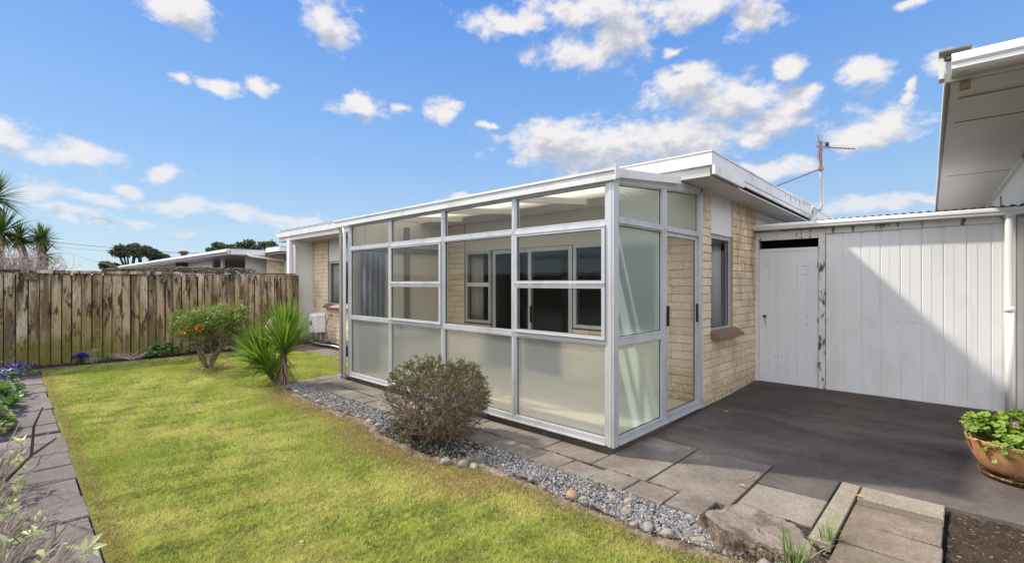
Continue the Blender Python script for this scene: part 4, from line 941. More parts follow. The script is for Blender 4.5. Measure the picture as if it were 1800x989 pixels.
# gutter with rolled front edge, and its brackets
GPROF = [(0,0),(-.09,0),(-.105,.012),(-.105,.03),(-.115,.045),(-.112,.075),(-.10,.088),(-.085,.088),(-.085,.08),(-.096,.075),(-.098,.05),(-.09,.02),(-.08,.012),(-.012,.012),(-.008,.085),(0,.085)]
def gutter(parent, p0, p1, ax, prof=GPROF, sc=1., mat='pipe', name='gutter'):
    mb = MB(); mb.prism([(a*sc, b*sc) for a, b in prof], p0, p1, (ax, (0,0,1))); return mb.build(name, mat, parent)
gutter(gar, (GX-.024, 2.225, 2.255), (GX-.024, -.62, 2.235), (1,0,0), sc=.95)
mb = MB(); mb.tube([(GX-.075,-.345,2.25),(GX-.07,-.345,2.1),(GX-.062,-.345,1.2)], .042, 14, cap=False); mb.tube([(GX-.062,-.345,1.22),(GX-.062,-.345,.10)], .039, 14); mb.tube([(GX-.063,-.345,1.19),(GX-.063,-.345,1.25)], .0445, 14); mb.lathe((GX-.072, -.345, 2.20), [(.043,0),(.05,.02),(.062,.06)], 14)
mb.build('downpipe', 'pipe', gar, smooth=True)
mb = MB(); mb.box(GX-.008, -.47, .07, GX+.05, -.40, 2.24); mb.build('corner_post', 'white', gar)
mb = MB(); mb.box(GX+.1, -.47, .05, 11.8, -.43, 2.2); mb.build('side_wall', 'white', gar)
corrugated(gar, GX-.06, 11.9, 2.20, -.60, lambda x, y: 2.345+.012*(x-GX), .076, .010, 'x')

# ------------------------------------------------------------------ antenna and cables on the roof
an = thing('tv_antenna', 'rusty television antenna on a bent mast above the roof edge', 'antenna', (9.75, 1.86, 2.55))
ax_ = 9.75
mb = MB(); mb.tube([(9.40,1.82,2.74),(9.62,1.82,2.76),(9.76,1.83,2.84),(9.80,1.84,2.95),(9.775,1.84,3.3),(9.76,1.84,3.55)], .02, 10); mb.build('mast', 'galvgrey', an, smooth=True)
mb = MB(); mb.tube([(9.76,1.84,3.50),(9.75,1.84,3.98)], .026, 10); mb.box(9.72,1.81,3.47,9.82,1.87,3.52); mb.build('mast_clamp', 'rustred', an)
mb = MB(); mb.tube([(9.76,1.84,3.50),(8.3,2.6,2.90)], .013, 8); mb.build('brace', 'rust', an)
mb = MB(); d = Vector((.35,-.62,-.10)).normalized(); c0 = Vector((9.74,1.85,3.88)); mb.tube([c0-d*.05, c0+d*.55], .011, 8)
s_ = Vector((.72,.55,0)).normalized()
for i in range(7):
    q = c0+d*(.12+.06*i); ln = .19-.012*i; mb.tube([q-s_*ln, q+s_*ln], .0035, 6)
for sgn in (1, -1):
    e = (Vector((0,0,1))*sgn*.9-d*.15).normalized(); 
    for k in range(4): q = c0+e*(.05+.06*k); mb.tube([q-s_*.15, q+s_*.15], .0035, 6)
    mb.tube([c0, c0+e*.22], .008, 6)
mb.build('boom', 'rust', an)
mb = MB(); mb.box(9.79,1.73,3.88,9.84,1.78,3.95); mb.build('junction_box', 'black', an)
mb = MB(); pts = []
for i in range(70):
    a = i/69*2*math.pi*2.3; r = .12+.008*math.sin(i*.5); pts.append((8.75+r*math.cos(a)*1.5, 1.79+.02*math.sin(a*1.3)-.0006*i, 2.60+r*.85*math.sin(a)))
mb.tube(pts, .012, 6); mb.tube([(9.80,1.825,3.3),(9.84,1.82,2.9),(9.75,1.80,2.80),(9.4,1.79,2.78),(9.0,1.79,2.70),(8.93,1.79,2.61)], .009, 6)
tag(mb.build('coiled_cable', 'cablewhite', smooth=True), 'loose coil of pale cable hanging under the roof edge by the antenna', 'cable')
mb = MB(); mb.tube([(7.62,2.19,2.35),(7.7,2.19,2.48),(7.95,2.19,2.50),(8.3,2.19,2.42),(8.7,2.19,2.38)], .006, 5); mb.tube([(8.6,2.18,2.38),(8.8,2.18,2.45),(9.1,2.0,2.55)], .006, 5)
tag(mb.build('wall_cable', 'cablewhite', smooth=True), 'thin pale cable looping across the shaded gable above the garage gutter', 'cable')

# ------------------------------------------------------------------ neighbour's house on the right
nb = thing('white_house', 'neighbouring house with a deep pale soffit and white gutter at the right edge', 'house', (6, -2, 0))
ang = math.atan(.042); ca, sa = math.cos(ang), math.sin(ang)
NS = 1.227
def NB(a, b, z): return (4.343+(a*ca+b*sa)*NS, .098+(a*sa-b*ca)*NS, z*NS-.34)      # a: into the distance, b: to the right
def nbox(mb, a0, b0, z0, a1, b1, z1, fall=0.):
    mb.hexa([NB(a0,b1,z0),NB(a1,b1,z0-fall),NB(a1,b0,z0-fall),NB(a0,b0,z0),NB(a0,b1,z1),NB(a1,b1,z1-fall),NB(a1,b0,z1-fall),NB(a0,b0,z1)])
mb = MB(); nbox(mb, .02, .02, 2.60, 9.5, 7, 2.615)
mb.build('soffit', 'soffit', nb)
mb = MB()
nbox(mb, .34, .06, 2.592, .40, 7, 2.599); mb.build('soffit_batten', 'soffit', nb)
for a in (.92, 3.1): MB_ = MB(); nbox(MB_, a, .06, 2.5975, a+.008, 7, 2.5995); MB_.build('soffit_seam', 'darkwood', nb)
mb = MB()
mb = MB(); nbox(mb, .0, .0, 2.60, .03, 7, 2.712); nbox(mb, .035, .0, 2.64, 9.5, .025, 2.722); nbox(mb, .035, .03, 2.617, 9.5, .055, 2.66); nbox(mb, .0, -.008, 2.585, 9.5, -.001, 2.65); mb.build('fascia', 'fascia', nb)
mb = MB(); nbox(mb, -.03, -.03, 2.615, .05, -.0085, 2.728); mb.build('fascia_cap', 'peelbeam', nb)
mb = MB(); nbox(mb, -.01, .0, 2.725, 9.5, 7, 2.738); mb.build('roof', 'roofsteel', nb)
mb = MB(); nbox(mb, -.08, -.03, 2.742, .08, .10, 2.75); mb.build('roof_flashing', 'post', nb)
mb = MB(); nbox(mb, -.08, .33, 2.70, -.05, .36, 2.76); mb.build('gutter_strap', 'rust', nb)
q = Vector(NB(0,.02,2.618)); q2 = Vector(NB(0,7,2.618)); axn = (ca, sa, 0)
gutter(nb, tuple(q), tuple(q2), axn, sc=1.3)
mb = MB(); nbox(mb, .034, .056, 2.56, .07, .10, 2.591); mb.build('rotten_block', 'rustspot', nb)
mb = MB(); nbox(mb, 2.4, .56, .30, 9.3, .62, 2.598)
mb.build('gable_wall', 'white', nb)
mb = MB(); nbox(mb, 2.4, .525, 2.565, 9.3, .558, 2.598); mb.build('quad_moulding', 'soffit', nb)
mb = MB(); mb.tube([NB(4.3,.55,2.50),NB(4.2,.545,2.42),NB(4.32,.55,2.34),NB(4.2,.55,2.24),NB(4.3,.55,2.1)], .007, 5); tag(mb.build('wall_cable', 'cable', smooth=True), 'dark wire hanging on the neighbouring gable wall at the right edge', 'cable')

# ------------------------------------------------------------------ next house along the row, beyond the fence
nx = thing('row_house', 'low white roofed house beyond the paling fence with a pale brick corner', 'house', (8, 22, 0))
mb = MB(); mb.box(4.95, 17.55, 2.46, 5.0, 40, 2.62); mb.box(5.02, 17.55, 2.46, 6.1, 17.6, 2.62); mb.build('fascia', 'white', nx)
mb = MB(); mb.box(6.1, 16.3, 2.56, 13, 16.34, 2.70); mb.box(6.1, 16.35, 2.56, 6.14, 17.54, 2.70); mb.build('raised_fascia', 'white', nx)
mb = MB(); mb.box(5.0, 17.6, 2.44, 13, 40, 2.46); mb.box(6.15, 16.36, 2.5, 13, 17.59, 2.52); mb.build('soffit', 'soffit', nx)
mb = MB(); mb.box(4.97, 17.58, 2.63, 13, 40, 2.65); mb.box(6.12, 16.32, 2.71, 13, 17.5, 2.73); mb.build('roof', 'roofsteel', nx)
mb = MB(); mb.box(5.7, 18.2, 0, 12, 18.3, 2.44); mb.box(5.62, 22, 0, 5.69, 39, 2.44); mb.build('wall', 'white', nx)
mb, mo = MB(), MB(); bricks(mb, mo, 'y', 17.7, [(6.2, 7.6, 1.3, 2.5)]); mb.build('brick_wall', 'brick', nx); mo.build('mortar_bed', 'mortar', nx)
mb = MB(); mb.box(5.4, 19.9, 0, 5.5, 20.0, 2.44); mb.build('verandah_post', 'white', nx)
mb = MB(); mb.tube([(5.5,17.5,2.5),(5.6,17.5,2.42),(6.6,17.5,2.32),(6.75,17.5,2.25),(6.75,17.5,1.2)], .04, 10); mb.build('downpipe', 'pipe', nx, smooth=True)
mb = MB(); mb.box(4.86, 17.5, 2.53, 4.945, 40, 2.61); mb.build('gutter', 'pipe', nx)
mb = MB(); mb.lathe((5.6, 26.4, 2.65), [(.12,0),(.12,.22),(.2,.24),(.2,.32),(.1,.36)], 12); mb.box(5.3,25.8,2.1,6.0,26.5,2.64); mb.build('chimney', 'darkwood', nx)

# ------------------------------------------------------------------ FENCE
fe = thing('paling_fence', 'tall weathered paling fence stained brown and mossy green across the far end of the lawn', 'fence', (2, 12.25, 0))
def palings(mb, x0, x1, y, top, along='x', w=.148):
    x = x0; i = 0
    while x < x1:
        ww = w*random.uniform(.9, 1.08); yy_ = y+(0 if i % 2 else .012)+random.uniform(-.004, .004); t1 = top(x)+random.uniform(-.008, .006); g = random.choice([.008, .012, .016, .022])
        sk = random.uniform(-.006, .006)
        P = [(x+g/2, yy_), (x+ww-g/2, yy_), (x+ww-g/2, yy_+.018), (x+g/2, yy_+.018)]
        if along == 'x': mb.hexa([(a, b, -.02) for a, b in P]+[(a+sk, b, t1) for a, b in P])
        else: mb.hexa([(b, a, -.02) for a, b in P]+[(b, a+sk, t1) for a, b in P])
        x += ww; i += 1
mb = MB(); palings(mb, -1.4, 4.93, 12.20, lambda x: 1.695+(.015 if x > 2.2 else 0)); 
for i in range(44): mb.box(-1.38+i*.145, 12.2145+.012*0+.02, .0, -1.38+i*.145+.14, 12.2335, 1.66, 2.0)  # added backing boards, coloured near-black for the shade in the gaps
mb.build('palings', 'paling', fe)
mb = MB(); mb.box(.18, 12.150, 1.685, 2.42, 12.26, 1.742); mb.build('capping_rail', 'cap', fe, bevel=.004)
mb = MB(); mb.box(-1.4, 12.17, 1.70, .14, 12.26, 1.745); mb.box(2.56, 12.17, 1.72, 4.95, 12.26, 1.742); tag(mb.build('capping_rail', 'darkwood', fe), 'dark capping rail')
for z in (.35, 1.1, 1.55): MB().box(-1.4, 12.235, z, 4.9, 12.28, z+.09).build('rail', 'darkwood', fe)
for x in (-1.2, .9, 2.9, 4.8): MB().box(x, 12.285, -.02, x+.1, 12.385, 1.68).build('post', 'darkwood', fe)
# unseen boundary fence past the garden bed, added for its reflection in the glazing
fs = thing('paling_fence', 'unseen paling fence along the planted bed, added for its reflection in the glazing', 'fence', (-1.45, 5, 0))
mb = MB(); palings(mb, -4, 12.2, -1.45, lambda x: 1.75, 'y'); mb.build('palings', 'paling', fs)
for z in (.35, 1.1, 1.55): MB().box(-1.51, -4, z, -1.455, 12.1, z+.09).build('rail', 'darkwood', fs)

# ------------------------------------------------------------------ vine on the fence
vn = thing('fence_vine', 'mossy tangled vine lying along the top of the paling fence', 'vine', (2.6, 12.2, 1.7))
mb = MB()
for k in range(7):
    pts = []; ph = random.uniform(0, 6); x = 1.35
    while x < 4.15+random.uniform(-.4, .1):
        env = min(1, (x-1.2)/1.2)
        pts.append((x, 12.31+.04*math.sin(x*7+ph), 1.77+.045*math.sin(x*13+ph)*env+.035*env+random.uniform(-.012, .012))); x += .055
    mb.tube(pts, random.uniform(.008, .017), 6)
for k in range(10):
    x = random.uniform(2.2, 2.42); pts = [(x, 12.17, 1.74)]; 
    for j in range(5): pts.append((pts[-1][0]+random.uniform(-.05, .03), 12.17, pts[-1][2]-.03-.02*random.random()))
    mb.tube(pts, .008, 5)
for k in range(14):
    x = random.uniform(.2, .45); pts = [(x, 12.17, 1.74)]
    for j in range(5): pts.append((pts[-1][0]+random.uniform(-.05, .05), 12.16, pts[-1][2]-.035))
    mb.tube(pts, .009, 5)
mb.build('stems', 'vine', vn)
n = 1300; x = 1.25+2.8*rng.random(n)**1.1; mb = MB(); P = np.stack([x, 12.31+rng.normal(0, .03, n), 1.765+rng.normal(.02, .03, n)*np.minimum(1, (x-1.0))], -1)
leaves(mb, P, rdir(n), rdir(n, 1), .035, .022); mb.build('foliage', leafmat('vine_leaf', (.07,.065,.03), (.24,.20,.09)), vn)

# ------------------------------------------------------------------ SHRUBS AND PLANTS
# big twiggy hebe in the gravel
hb = thing('twiggy_bush', 'dense rounded twiggy bush with sparse olive leaves in front of the frosted panes', 'bush', (2.83, 3.68, 0))
mb = MB(); lf = MB(); segs = []; tips = []
random.seed(21)
C = Vector((2.83, 3.68, .42)); RX_, RY_, RZ_ = .46, .48, .365
def surf(v): 
    q = v-C; return (q.x/RX_)**2+(q.y/RY_)**2+(q.z/(RZ_*(1.0 if q.z > 0 else 1.05)))**2
def hebe(p, d, ln, r, depth):
    pts = [p.copy()]; q = p.copy()
    for i in range(3):
        d = (d+Vector([random.gauss(0, .2) for _ in range(3)])).normalized(); q = q+d*ln/3
        pts.append(q.copy())
        if surf(q) > 1.12+random.uniform(-.15, .25): break
    segs.append((pts, [max(r*(1-.1*i), .0012) for i in range(len(pts))]))
    if surf(q) > 1.1 or depth <= 0: tips.append((q.copy(), d.copy())); return
    for k in range(random.choice((2, 2, 3))):
        out = (q-C); out.z *= 1.1; out.normalize()
        nd = (d*.7+out*.30+Vector([random.gauss(0, .55) for _ in range(3)])).normalized(); hebe(q, nd, ln*random.uniform(.7, .95), r*.72, depth-1)
for k in range(66):
    a = random.uniform(0, 6.28); e = random.uniform(.15, 1.4); p = Vector((2.83+.05*math.cos(a), 3.68+.06*math.sin(a), .0))
    hebe(p, Vector((math.cos(a)*math.cos(e), math.sin(a)*math.cos(e), math.sin(e)+.1)), .24, .010, 7)
seg_tubes(mb, segs, 4); mb.build('twigs', 'hebetwig', hb)
T = np.array([tuple(t_[0]) for t_ in tips]); D = np.array([tuple(t_[1]) for t_ in tips])
rep = 15; P = np.repeat(T, rep, 0)-np.repeat(D, rep, 0)*(rng.random((len(T)*rep, 1))*.06); Dn = np.repeat(D, rep, 0)*.8+rdir(len(P), .3)*.9
topm = (P[:, 2] > .55) | (rng.random(len(P)) < .35); P, Dn = P[topm], Dn[topm]
leaves(lf, P, Dn, rdir(len(P), 1), rng.uniform(.013, .026, len(P)), .0075); lf.build('foliage', 'hebe', hb)
# dark low shoots at its left foot
lf = MB(); n = 900; a = rng.uniform(0, 6.28, n); r = rng.random(n)*.14; P = np.stack([2.72+r*np.cos(a), 4.02+r*np.sin(a), .03+rng.random(n)*.2*(1-r/.2)], -1)
leaves(lf, P, rdir(n, .8), rdir(n, 1), .028, .011, rng.random(n)*.4); n = 500; P = np.stack([rng.uniform(2.5,2.9,n), rng.uniform(3.2,3.9,n), rng.random(n)*.07], -1)
leaves(lf, P, rdir(n, .8), rdir(n, 1), .03, .006, rng.random(n)*.5); lf.build('lower_shoots', leafmat('dark_shoot_leaf', (.02,.04,.012), (.09,.13,.03)), hb)

# sword leaved plant
random.seed(5)
yu = thing('spiky_plant', 'bright green sword leaved plant with three heads at the end of the gravel strip', 'plant', (2.80, 7.42, 0))
heads = [((2.84, 7.42, .48), (.06, -.02, 1), .74, 340, .9), ((2.60, 7.55, .30), (-.30, .22, .9), .62, 260, 1.0), ((2.68, 7.38, .18), (-.3, -.05, .8), .42, 90, 1.1)]
tk = MB()
for (c, ax, ln, n, sp) in heads:
    mb = MB(); axv = Vector(ax).normalized(); o1 = axv.orthogonal().normalized(); o2 = axv.cross(o1)
    for i in range(n):
        th = random.uniform(0, 6.283); el = abs(random.gauss(0, .55))*sp; el = min(el, 1.65)
        d = axv*math.cos(el)+(o1*math.cos(th)+o2*math.sin(th))*math.sin(el)
        b = Vector(c)+axv*random.uniform(-.08, .06)
        sword(mb, b, d, ln*random.uniform(.72, 1.1), random.uniform(.034, .050), .10+el*.12, seg=5)
    mb.build('leaf_head', 'yucca', yu)
    tk.tube([(2.80+random.uniform(-.05,.05), 7.43, -.02), Vector((2.80,7.43,0)).lerp(Vector(c), .55), c], [.085, .06, .045], 12)
tk.build('trunk', 'trunk', yu)
mb = MB()
for i in range(90):
    th = random.uniform(0, 6.28); c = Vector((2.82+.05*math.cos(th), 7.42+.05*math.sin(th), random.uniform(.08, .40)))
    sword(mb, c, (math.cos(th), math.sin(th), random.uniform(-1.6, -.3)), random.uniform(.15, .34), .022, .5)
mb.build('dead_leaves', 'deadleaf', yu)

# small multi-stemmed shrub with yellow flowers
random.seed(11)
sh_t = thing('flowering_shrub', 'small multi stemmed shrub with a flat leafy crown and orange flowers in the lawn', 'shrub', (2.43, 9.70, 0))
mb = MB(); segs = []; tips = []
C = Vector((2.50, 9.72, .86)); 
for k in range(9):
    a = k/9*6.28+random.uniform(-.3, .3); tgt = Vector((C.x+.47*math.cos(a)*random.uniform(.5, 1), C.y+.47*math.sin(a)*random.uniform(.5, 1), random.uniform(.62, .82)))
    b = Vector((2.43+.03*math.cos(a), 9.70+.03*math.sin(a), 0)); m1_ = b.lerp(tgt, .35)+Vector((random.gauss(0,.03), random.gauss(0,.03), -.04)); m2_ = b.lerp(tgt, .7)+Vector((random.gauss(0,.03), random.gauss(0,.03), -.04))
    segs.append(([b, m1_, m2_, tgt], [.022, .016, .012, .009]))
    for q in (m2_, tgt, tgt):
        grow(q, (tgt-b)+Vector((random.gauss(0,.3), random.gauss(0,.3), .1)), .15, .009, 3, segs, tips, .6, .06, (2, 3), .75)
seg_tubes(mb, segs, 6); mb.tube([(2.43, 9.70, -.03), (2.43, 9.70, .06)], [.075, .05], 10); mb.build('stems', 'bark', sh_t)
T = np.array([tuple(t_[0]) for t_ in tips]); rep = 9; P = np.repeat(T, rep, 0)+rng.normal(0, .035, (len(T)*rep, 3)); P = P[P[:, 2] > .58]
# fill a flattened dome so that the crown reads full
n = 2600; v = rdir(n); v[:, 2] = np.abs(v[:, 2])*1.0-.18; rad = (.55+.45*rng.random(n)**.5)[:, None]; clump = (.9+.13*np.sin(v[:, 0]*9)*np.sin(v[:, 1]*8))[:, None]
Pd = np.array([C.x, C.y, .80])+v*rad*clump*np.array([.66, .66, .34]); P = np.concatenate([P, Pd])
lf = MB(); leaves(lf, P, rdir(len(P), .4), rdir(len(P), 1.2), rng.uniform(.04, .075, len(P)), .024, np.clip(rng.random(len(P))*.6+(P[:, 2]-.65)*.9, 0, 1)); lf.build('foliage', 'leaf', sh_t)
for (x, y, z, s_) in ((2.06,9.32,.76,.05),(2.0,9.40,.70,.04),(2.18,9.22,.77,.055)):
    n = 46; mb = MB(); P = np.array([(x, y, z)])+rdir(n)*s_*.6; leaves(mb, P, P-np.array([(x, y, z)])+rdir(n)*.01, rdir(n, 1), .05, .035); mb.build('flower', 'orange', sh_t)
mb = MB(); n = 160; a = rng.uniform(0, 6.28, n); r = .08+rng.random(n)*.27; P = np.stack([2.45+r*np.cos(a), 9.68+r*np.sin(a)*.8, .01+rng.random(n)*.02], -1); leaves(mb, P, rdir(n)*[1,1,.1], rdir(n, 3), .04, .02)
tag(mb.build('leaf_litter', 'deadleaf'), 'dry brown leaves scattered round the foot of the flowering shrub', 'leaf litter', kind='stuff')

# geranium in a terracotta bowl
PX, PY, PZ = 5.26, -.305, .028
pot = thing('terracotta_pot', 'large round terracotta bowl on a saucer at the right edge of the pad', 'pot', (PX, PY, PZ))
MB().lathe((PX, PY, PZ), [(.17,.0),(.222,.004),(.236,.022),(.242,.034),(.234,.036),(.224,.024),(.17,.016)], 56).build('saucer', 'terracotta', pot, smooth=True)
MB().lathe((PX, PY, PZ), [(.165,.02),(.20,.03),(.235,.08),(.275,.15),(.298,.215),(.310,.262),(.314,.272),(.315,.288),(.309,.293),(.305,.285),(.30,.26)], 56).build('bowl', 'terracotta', pot, smooth=True)
MB().lathe((PX, PY, PZ), [(.301,.24),(.301,.262),(.001,.27)], 40).build('soil', 'soil', pot)
ge = thing('geranium', 'bright green geranium spilling over the terracotta bowl', 'plant', (PX, PY, PZ+.27))
def round_leaf(mb, c, nrm, r, a):
    c = Vector(c); nrm = Vector(nrm).normalized(); u_ = nrm.orthogonal().normalized(); w_ = nrm.cross(u_); V = [tuple(c)]; n = 14; a0 = random.uniform(0, 6.28)
    for i in range(n):
        t_ = a0+2*math.pi*i/n; rr = r*(1+.16*math.cos(t_*5+a0)+random.uniform(-.06, .06)); V.append(tuple(c+(u_*math.cos(t_)+w_*math.sin(t_))*rr+nrm*(.25*r*(1+.6*math.cos(t_*5)))))
    mb.add(V, np.array([(0, i+1, (i+1)%n+1) for i in range(n)]), a)
mb = MB(); st_ = MB(); random.seed(3)
for i in range(900):
    a = random.uniform(0, 6.28); rr = .325*math.sqrt(random.random()); top = .27+.19*math.sqrt(max(0, 1-(rr/.40)**2))+.05*math.sin(a*3+rr*9)
    z = top-abs(random.gauss(0, .045))-(.09 if rr > .29 else 0)*random.random(); 
    p = (PX+rr*math.cos(a), PY+rr*math.sin(a), PZ+z)
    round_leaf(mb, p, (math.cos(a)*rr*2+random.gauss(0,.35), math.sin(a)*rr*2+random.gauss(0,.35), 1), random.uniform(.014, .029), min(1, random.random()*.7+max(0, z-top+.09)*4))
    if i % 3 == 0: st_.tube([(PX+.5*rr*math.cos(a), PY+.5*rr*math.sin(a), PZ+.26), p], .003, 4)
mb.build('foliage', 'geran', ge); st_.build('stems', 'bulb', ge)
mb = MB(); n = 24; P = np.array([(PX-.10, PY+.04, PZ+.42)])+rng.normal(0, .018, (n, 3)); leaves(mb, P, rdir(n), rdir(n, 1), .03, .022); mb.build('flower', leafmat('pink_petal', (.45,.15,.4), (.7,.4,.65)), ge)
# small tipped pot by the downpipe and a timber step
sp = MB(); c = Vector((6.95,-.30,.10)); axp = Vector((-.35,.75,.35)).normalized(); u_ = axp.orthogonal().normalized(); w_ = axp.cross(u_)
V = []; pr_ = [(.05,-.09),(.072,.05),(.082,.05),(.084,.08),(.072,.08),(.066,.04),(.045,-.08)]
for r, h in pr_:
    for k in range(20): t_ = k/20*6.2832; V.append(tuple(c+axp*h+(u_*math.cos(t_)+w_*math.sin(t_))*r))
F = [(i*20+k, i*20+(k+1)%20, (i+1)*20+(k+1)%20, (i+1)*20+k) for i in range(6) for k in range(20)]; sp.add(V, F)
tag(sp.build('flowerpot', 'terracotta', smooth=True), 'small terracotta flowerpot tipped over at the foot of the downpipe', 'pot')
mb = MB(); mb.box(6.35,-.62,.03,6.75,-.33,.11); mb.box(6.33,-.60,.112,6.77,-.31,.135); tag(mb.build('low_step', 'slabtan', bevel=.005), 'low concrete step behind the geranium bowl at the right edge', 'step')

# bulbs with strap leaves
def strap_clump(name, lab, x, y, n, h, seed, spread=.35, mat='bulb', z=-.02, w=.011):
    random.seed(seed); mb = MB()
    for i in range(n):
        a = random.uniform(0, 6.28); e = abs(random.gauss(0, spread)); d = (math.cos(a)*math.sin(e), math.sin(a)*math.sin(e), math.cos(e))
        sword(mb, (x+random.gauss(0,.02), y+random.gauss(0,.02), z), d, h*random.uniform(.5, 1.1), w*random.uniform(.7, 1.2), .25+e*1.2, seg=6)
    o = mb.build(name, mat); return tag(o, lab, 'plant')
strap_clump('strap_leaf_clump', 'largest clump of grassy strap leaves standing beside the stump', 2.83, .66, 30, .30, 4)
strap_clump('strap_leaf_clump', 'smaller dark green clump of strap leaves on the pale concrete edge', 3.30, .60, 24, .20, 6, .6, w=.008)
strap_clump('strap_leaf_clump', 'low yellowing strap leaves at the bottom edge left of the tall blades', 2.70, .62, 16, .15, 8, .7)
strap_clump('strap_leaf_clump', 'arching blades at the right edge over the dark soil', 4.05, -.30, 10, .24, 9, .6)

# tree stump
M['bark_dark'] = bark('stump_bark', (.045,.032,.024), (.22,.16,.115), 16)
random.seed(2)
sp = thing('tree_stump', 'low cut tree stump with a pale ringed top between the pavers and the strap leaves', 'stump', (3.02, .90, -.02))
def stump(c, r, h, seed, tilt=(0,0), n=72, cut=False):
    rs = random.Random(seed); ph = [rs.uniform(0, 6) for _ in range(5)]; V = []; lv = [(1.38, 0), (1.22, .15), (1.12, .3), (1.08, .45), (1.02, .65), (1.03, .8), (1.0, .92), (.95, 1.0), (.86, .98), (.75, 1.02), (.6, .97), (.45, 1.0), (.3, .96), (.15, 1.01)]
    for f, z in lv:
        for k in range(n):
            t_ = 2*math.pi*k/n; q = 1+.10*math.sin(3*t_+ph[0])+.06*math.sin(5*t_+ph[1])+.035*math.sin(11*t_+ph[2])*(1.6-z)+.03*math.sin(19*t_+ph[3])+.03*math.sin(31*t_+ph[4]+z*3)*(1.2-z)+rs.uniform(-.02,.02)
            x, y = math.cos(t_)*r[0]*f*q, math.sin(t_)*r[1]*f*q; V.append((c[0]+x, c[1]+y, c[2]+h*z+(tilt[0]*x+tilt[1]*y)*z+rs.uniform(-.007, .007)*(1 if z > .9 else 1.6)+.006*math.sin(2*t_+ph[4])*f*(z > .8)))
    m = len(lv) if not cut else 8
    if cut:
        W = V[7*n:]; mm_ = len(lv)-7; cb = MB(); cb.add([(a_, b_, c_+.002) for a_, b_, c_ in W], [(i*n+k, i*n+(k+1)%n, (i+1)*n+(k+1)%n, (i+1)*n+k) for i in range(mm_-1) for k in range(n)]+[tuple(range((mm_-1)*n, mm_*n))])
        V = V[:8*n]
    F = [(i*n+k, i*n+(k+1)%n, (i+1)*n+(k+1)%n, (i+1)*n+k) for i in range(m-1) for k in range(n)]+([] if cut else [tuple(range((m-1)*n, m*n))])
    mb = MB(); mb.add(V, F); return (mb, cb) if cut else mb
b1_, b2_ = stump((3.05, .90, -.04), (.20, .28), .105, 1, (.08, .05), cut=True); b1_.build('bark', 'bark_dark', sp); b2_.build('cut_face', 'stump', sp, smooth=True)
stump((2.86, .99, -.04), (.085, .085), .10, 5, (-.15, .1)).build('side_stub', 'bark_dark', sp)
stump((2.93, .76, -.04), (.13, .09), .07, 8, (-.2, -.1)).build('root', 'bark_dark', sp)

# bed plants
def leafy(name, lab, x, y, rx, ry, h, n, mat, ls, seed, cat='plant', z0=0.):
    random.seed(seed); rs = np.random.default_rng(seed); t_ = thing(name, lab, cat, (x, y, z0))
    mb = MB(); st2 = MB()
    for i in range(n):
        a = random.uniform(0, 6.28); rr = math.sqrt(random.random()); z = h*(1-rr*rr*.7)*random.uniform(.35, 1.0); p = (x+rx*rr*math.cos(a), y+ry*rr*math.sin(a), z0+z)
        round_leaf(mb, p, (random.gauss(0,.5), random.gauss(-.2,.5), 1), ls*random.uniform(.6, 1.2), random.random())
        if i % 2 == 0: st2.tube([(x+.3*rx*rr*math.cos(a), y+.3*ry*rr*math.sin(a), z0), p], .003, 4)
    mb.build('foliage', mat, t_); st2.build('stems', 'bark', t_); return t_
leafy('hydrangea', 'low plant with large pale green round leaves at the foot of the fence', 2.16, 11.92, .33, .16, .32, 130, 'bedleaf', .045, 1)
leafy('bed_plant', 'dark green leafy plant by the fence right of the flowering shrub', 3.55, 11.95, .5, .15, .26, 120, 'leaf', .035, 2)
leafy('bed_plant', 'grey green leafy plant at the foot of the white fin wall', 5.2, 12.0, .25, .2, .22, 60, 'bedleaf', .03, 3)
leafy('bed_plant', 'small sprout at the foot of the fence between the purple flowers and the dead sticks', 1.28, 11.9, .13, .1, .12, 26, 'bedleaf', .028, 4)
leafy('bed_plant', 'dark shrub mass against the fence behind the flowering shrub', 2.95, 12.0, .35, .14, .55, 200, 'leaf', .03, 31)
def flowers(name, lab, x, y, rx, ry, h, nf, nl, seed, mat='purple'):
    t_ = leafy(name, lab, x, y, rx, ry, h*.8, nl, 'bedleaf', .035, seed); mb = MB(); rs = np.random.default_rng(seed)
    for i in range(nf):
        a = rs.uniform(0, 6.28); rr = math.sqrt(rs.random()); c = np.array([x+rx*rr*math.cos(a), y+ry*rr*math.sin(a), h*(1-.35*rr*rr)*rs.uniform(.75, 1.05)])
        n = 9; th = np.linspace(0, 6.28, n, endpoint=False)+rs.random(); tl_ = rs.normal(0, .3, 2); D = np.stack([np.cos(th), np.sin(th), .15+tl_[0]*np.cos(th)+tl_[1]*np.sin(th)], -1)
        leaves(mb, np.repeat(c[None], n, 0), D, np.tile([0, 0, 1.], (n, 1)), .026, .013, rs.random(n))
    mb.build('blooms', mat, t_); return t_
flowers('cineraria', 'purple flowers of the big clump at the left edge of the path', -.06, 9.3, .22, .45, .46, 75, 80, 12)
flowers('cineraria', 'purple flowering clump at the end of the path in the corner of the beds', .12, 11.2, .22, .22, .22, 70, 46, 13)
flowers('cineraria', 'small purple flowers alone at the foot of the fence', .92, 11.86, .13, .10, .22, 110, 16, 14)
leafy('bed_plant', 'big grey green leaves at the left edge below the purple flowers', -.12, 8.3, .2, .5, .40, 90, 'bedleaf', .06, 15)
leafy('bed_plant', 'dark green leafy plant at the left edge beside the path', -.14, 7.2, .17, .5, .30, 120, 'leaf', .04, 16)
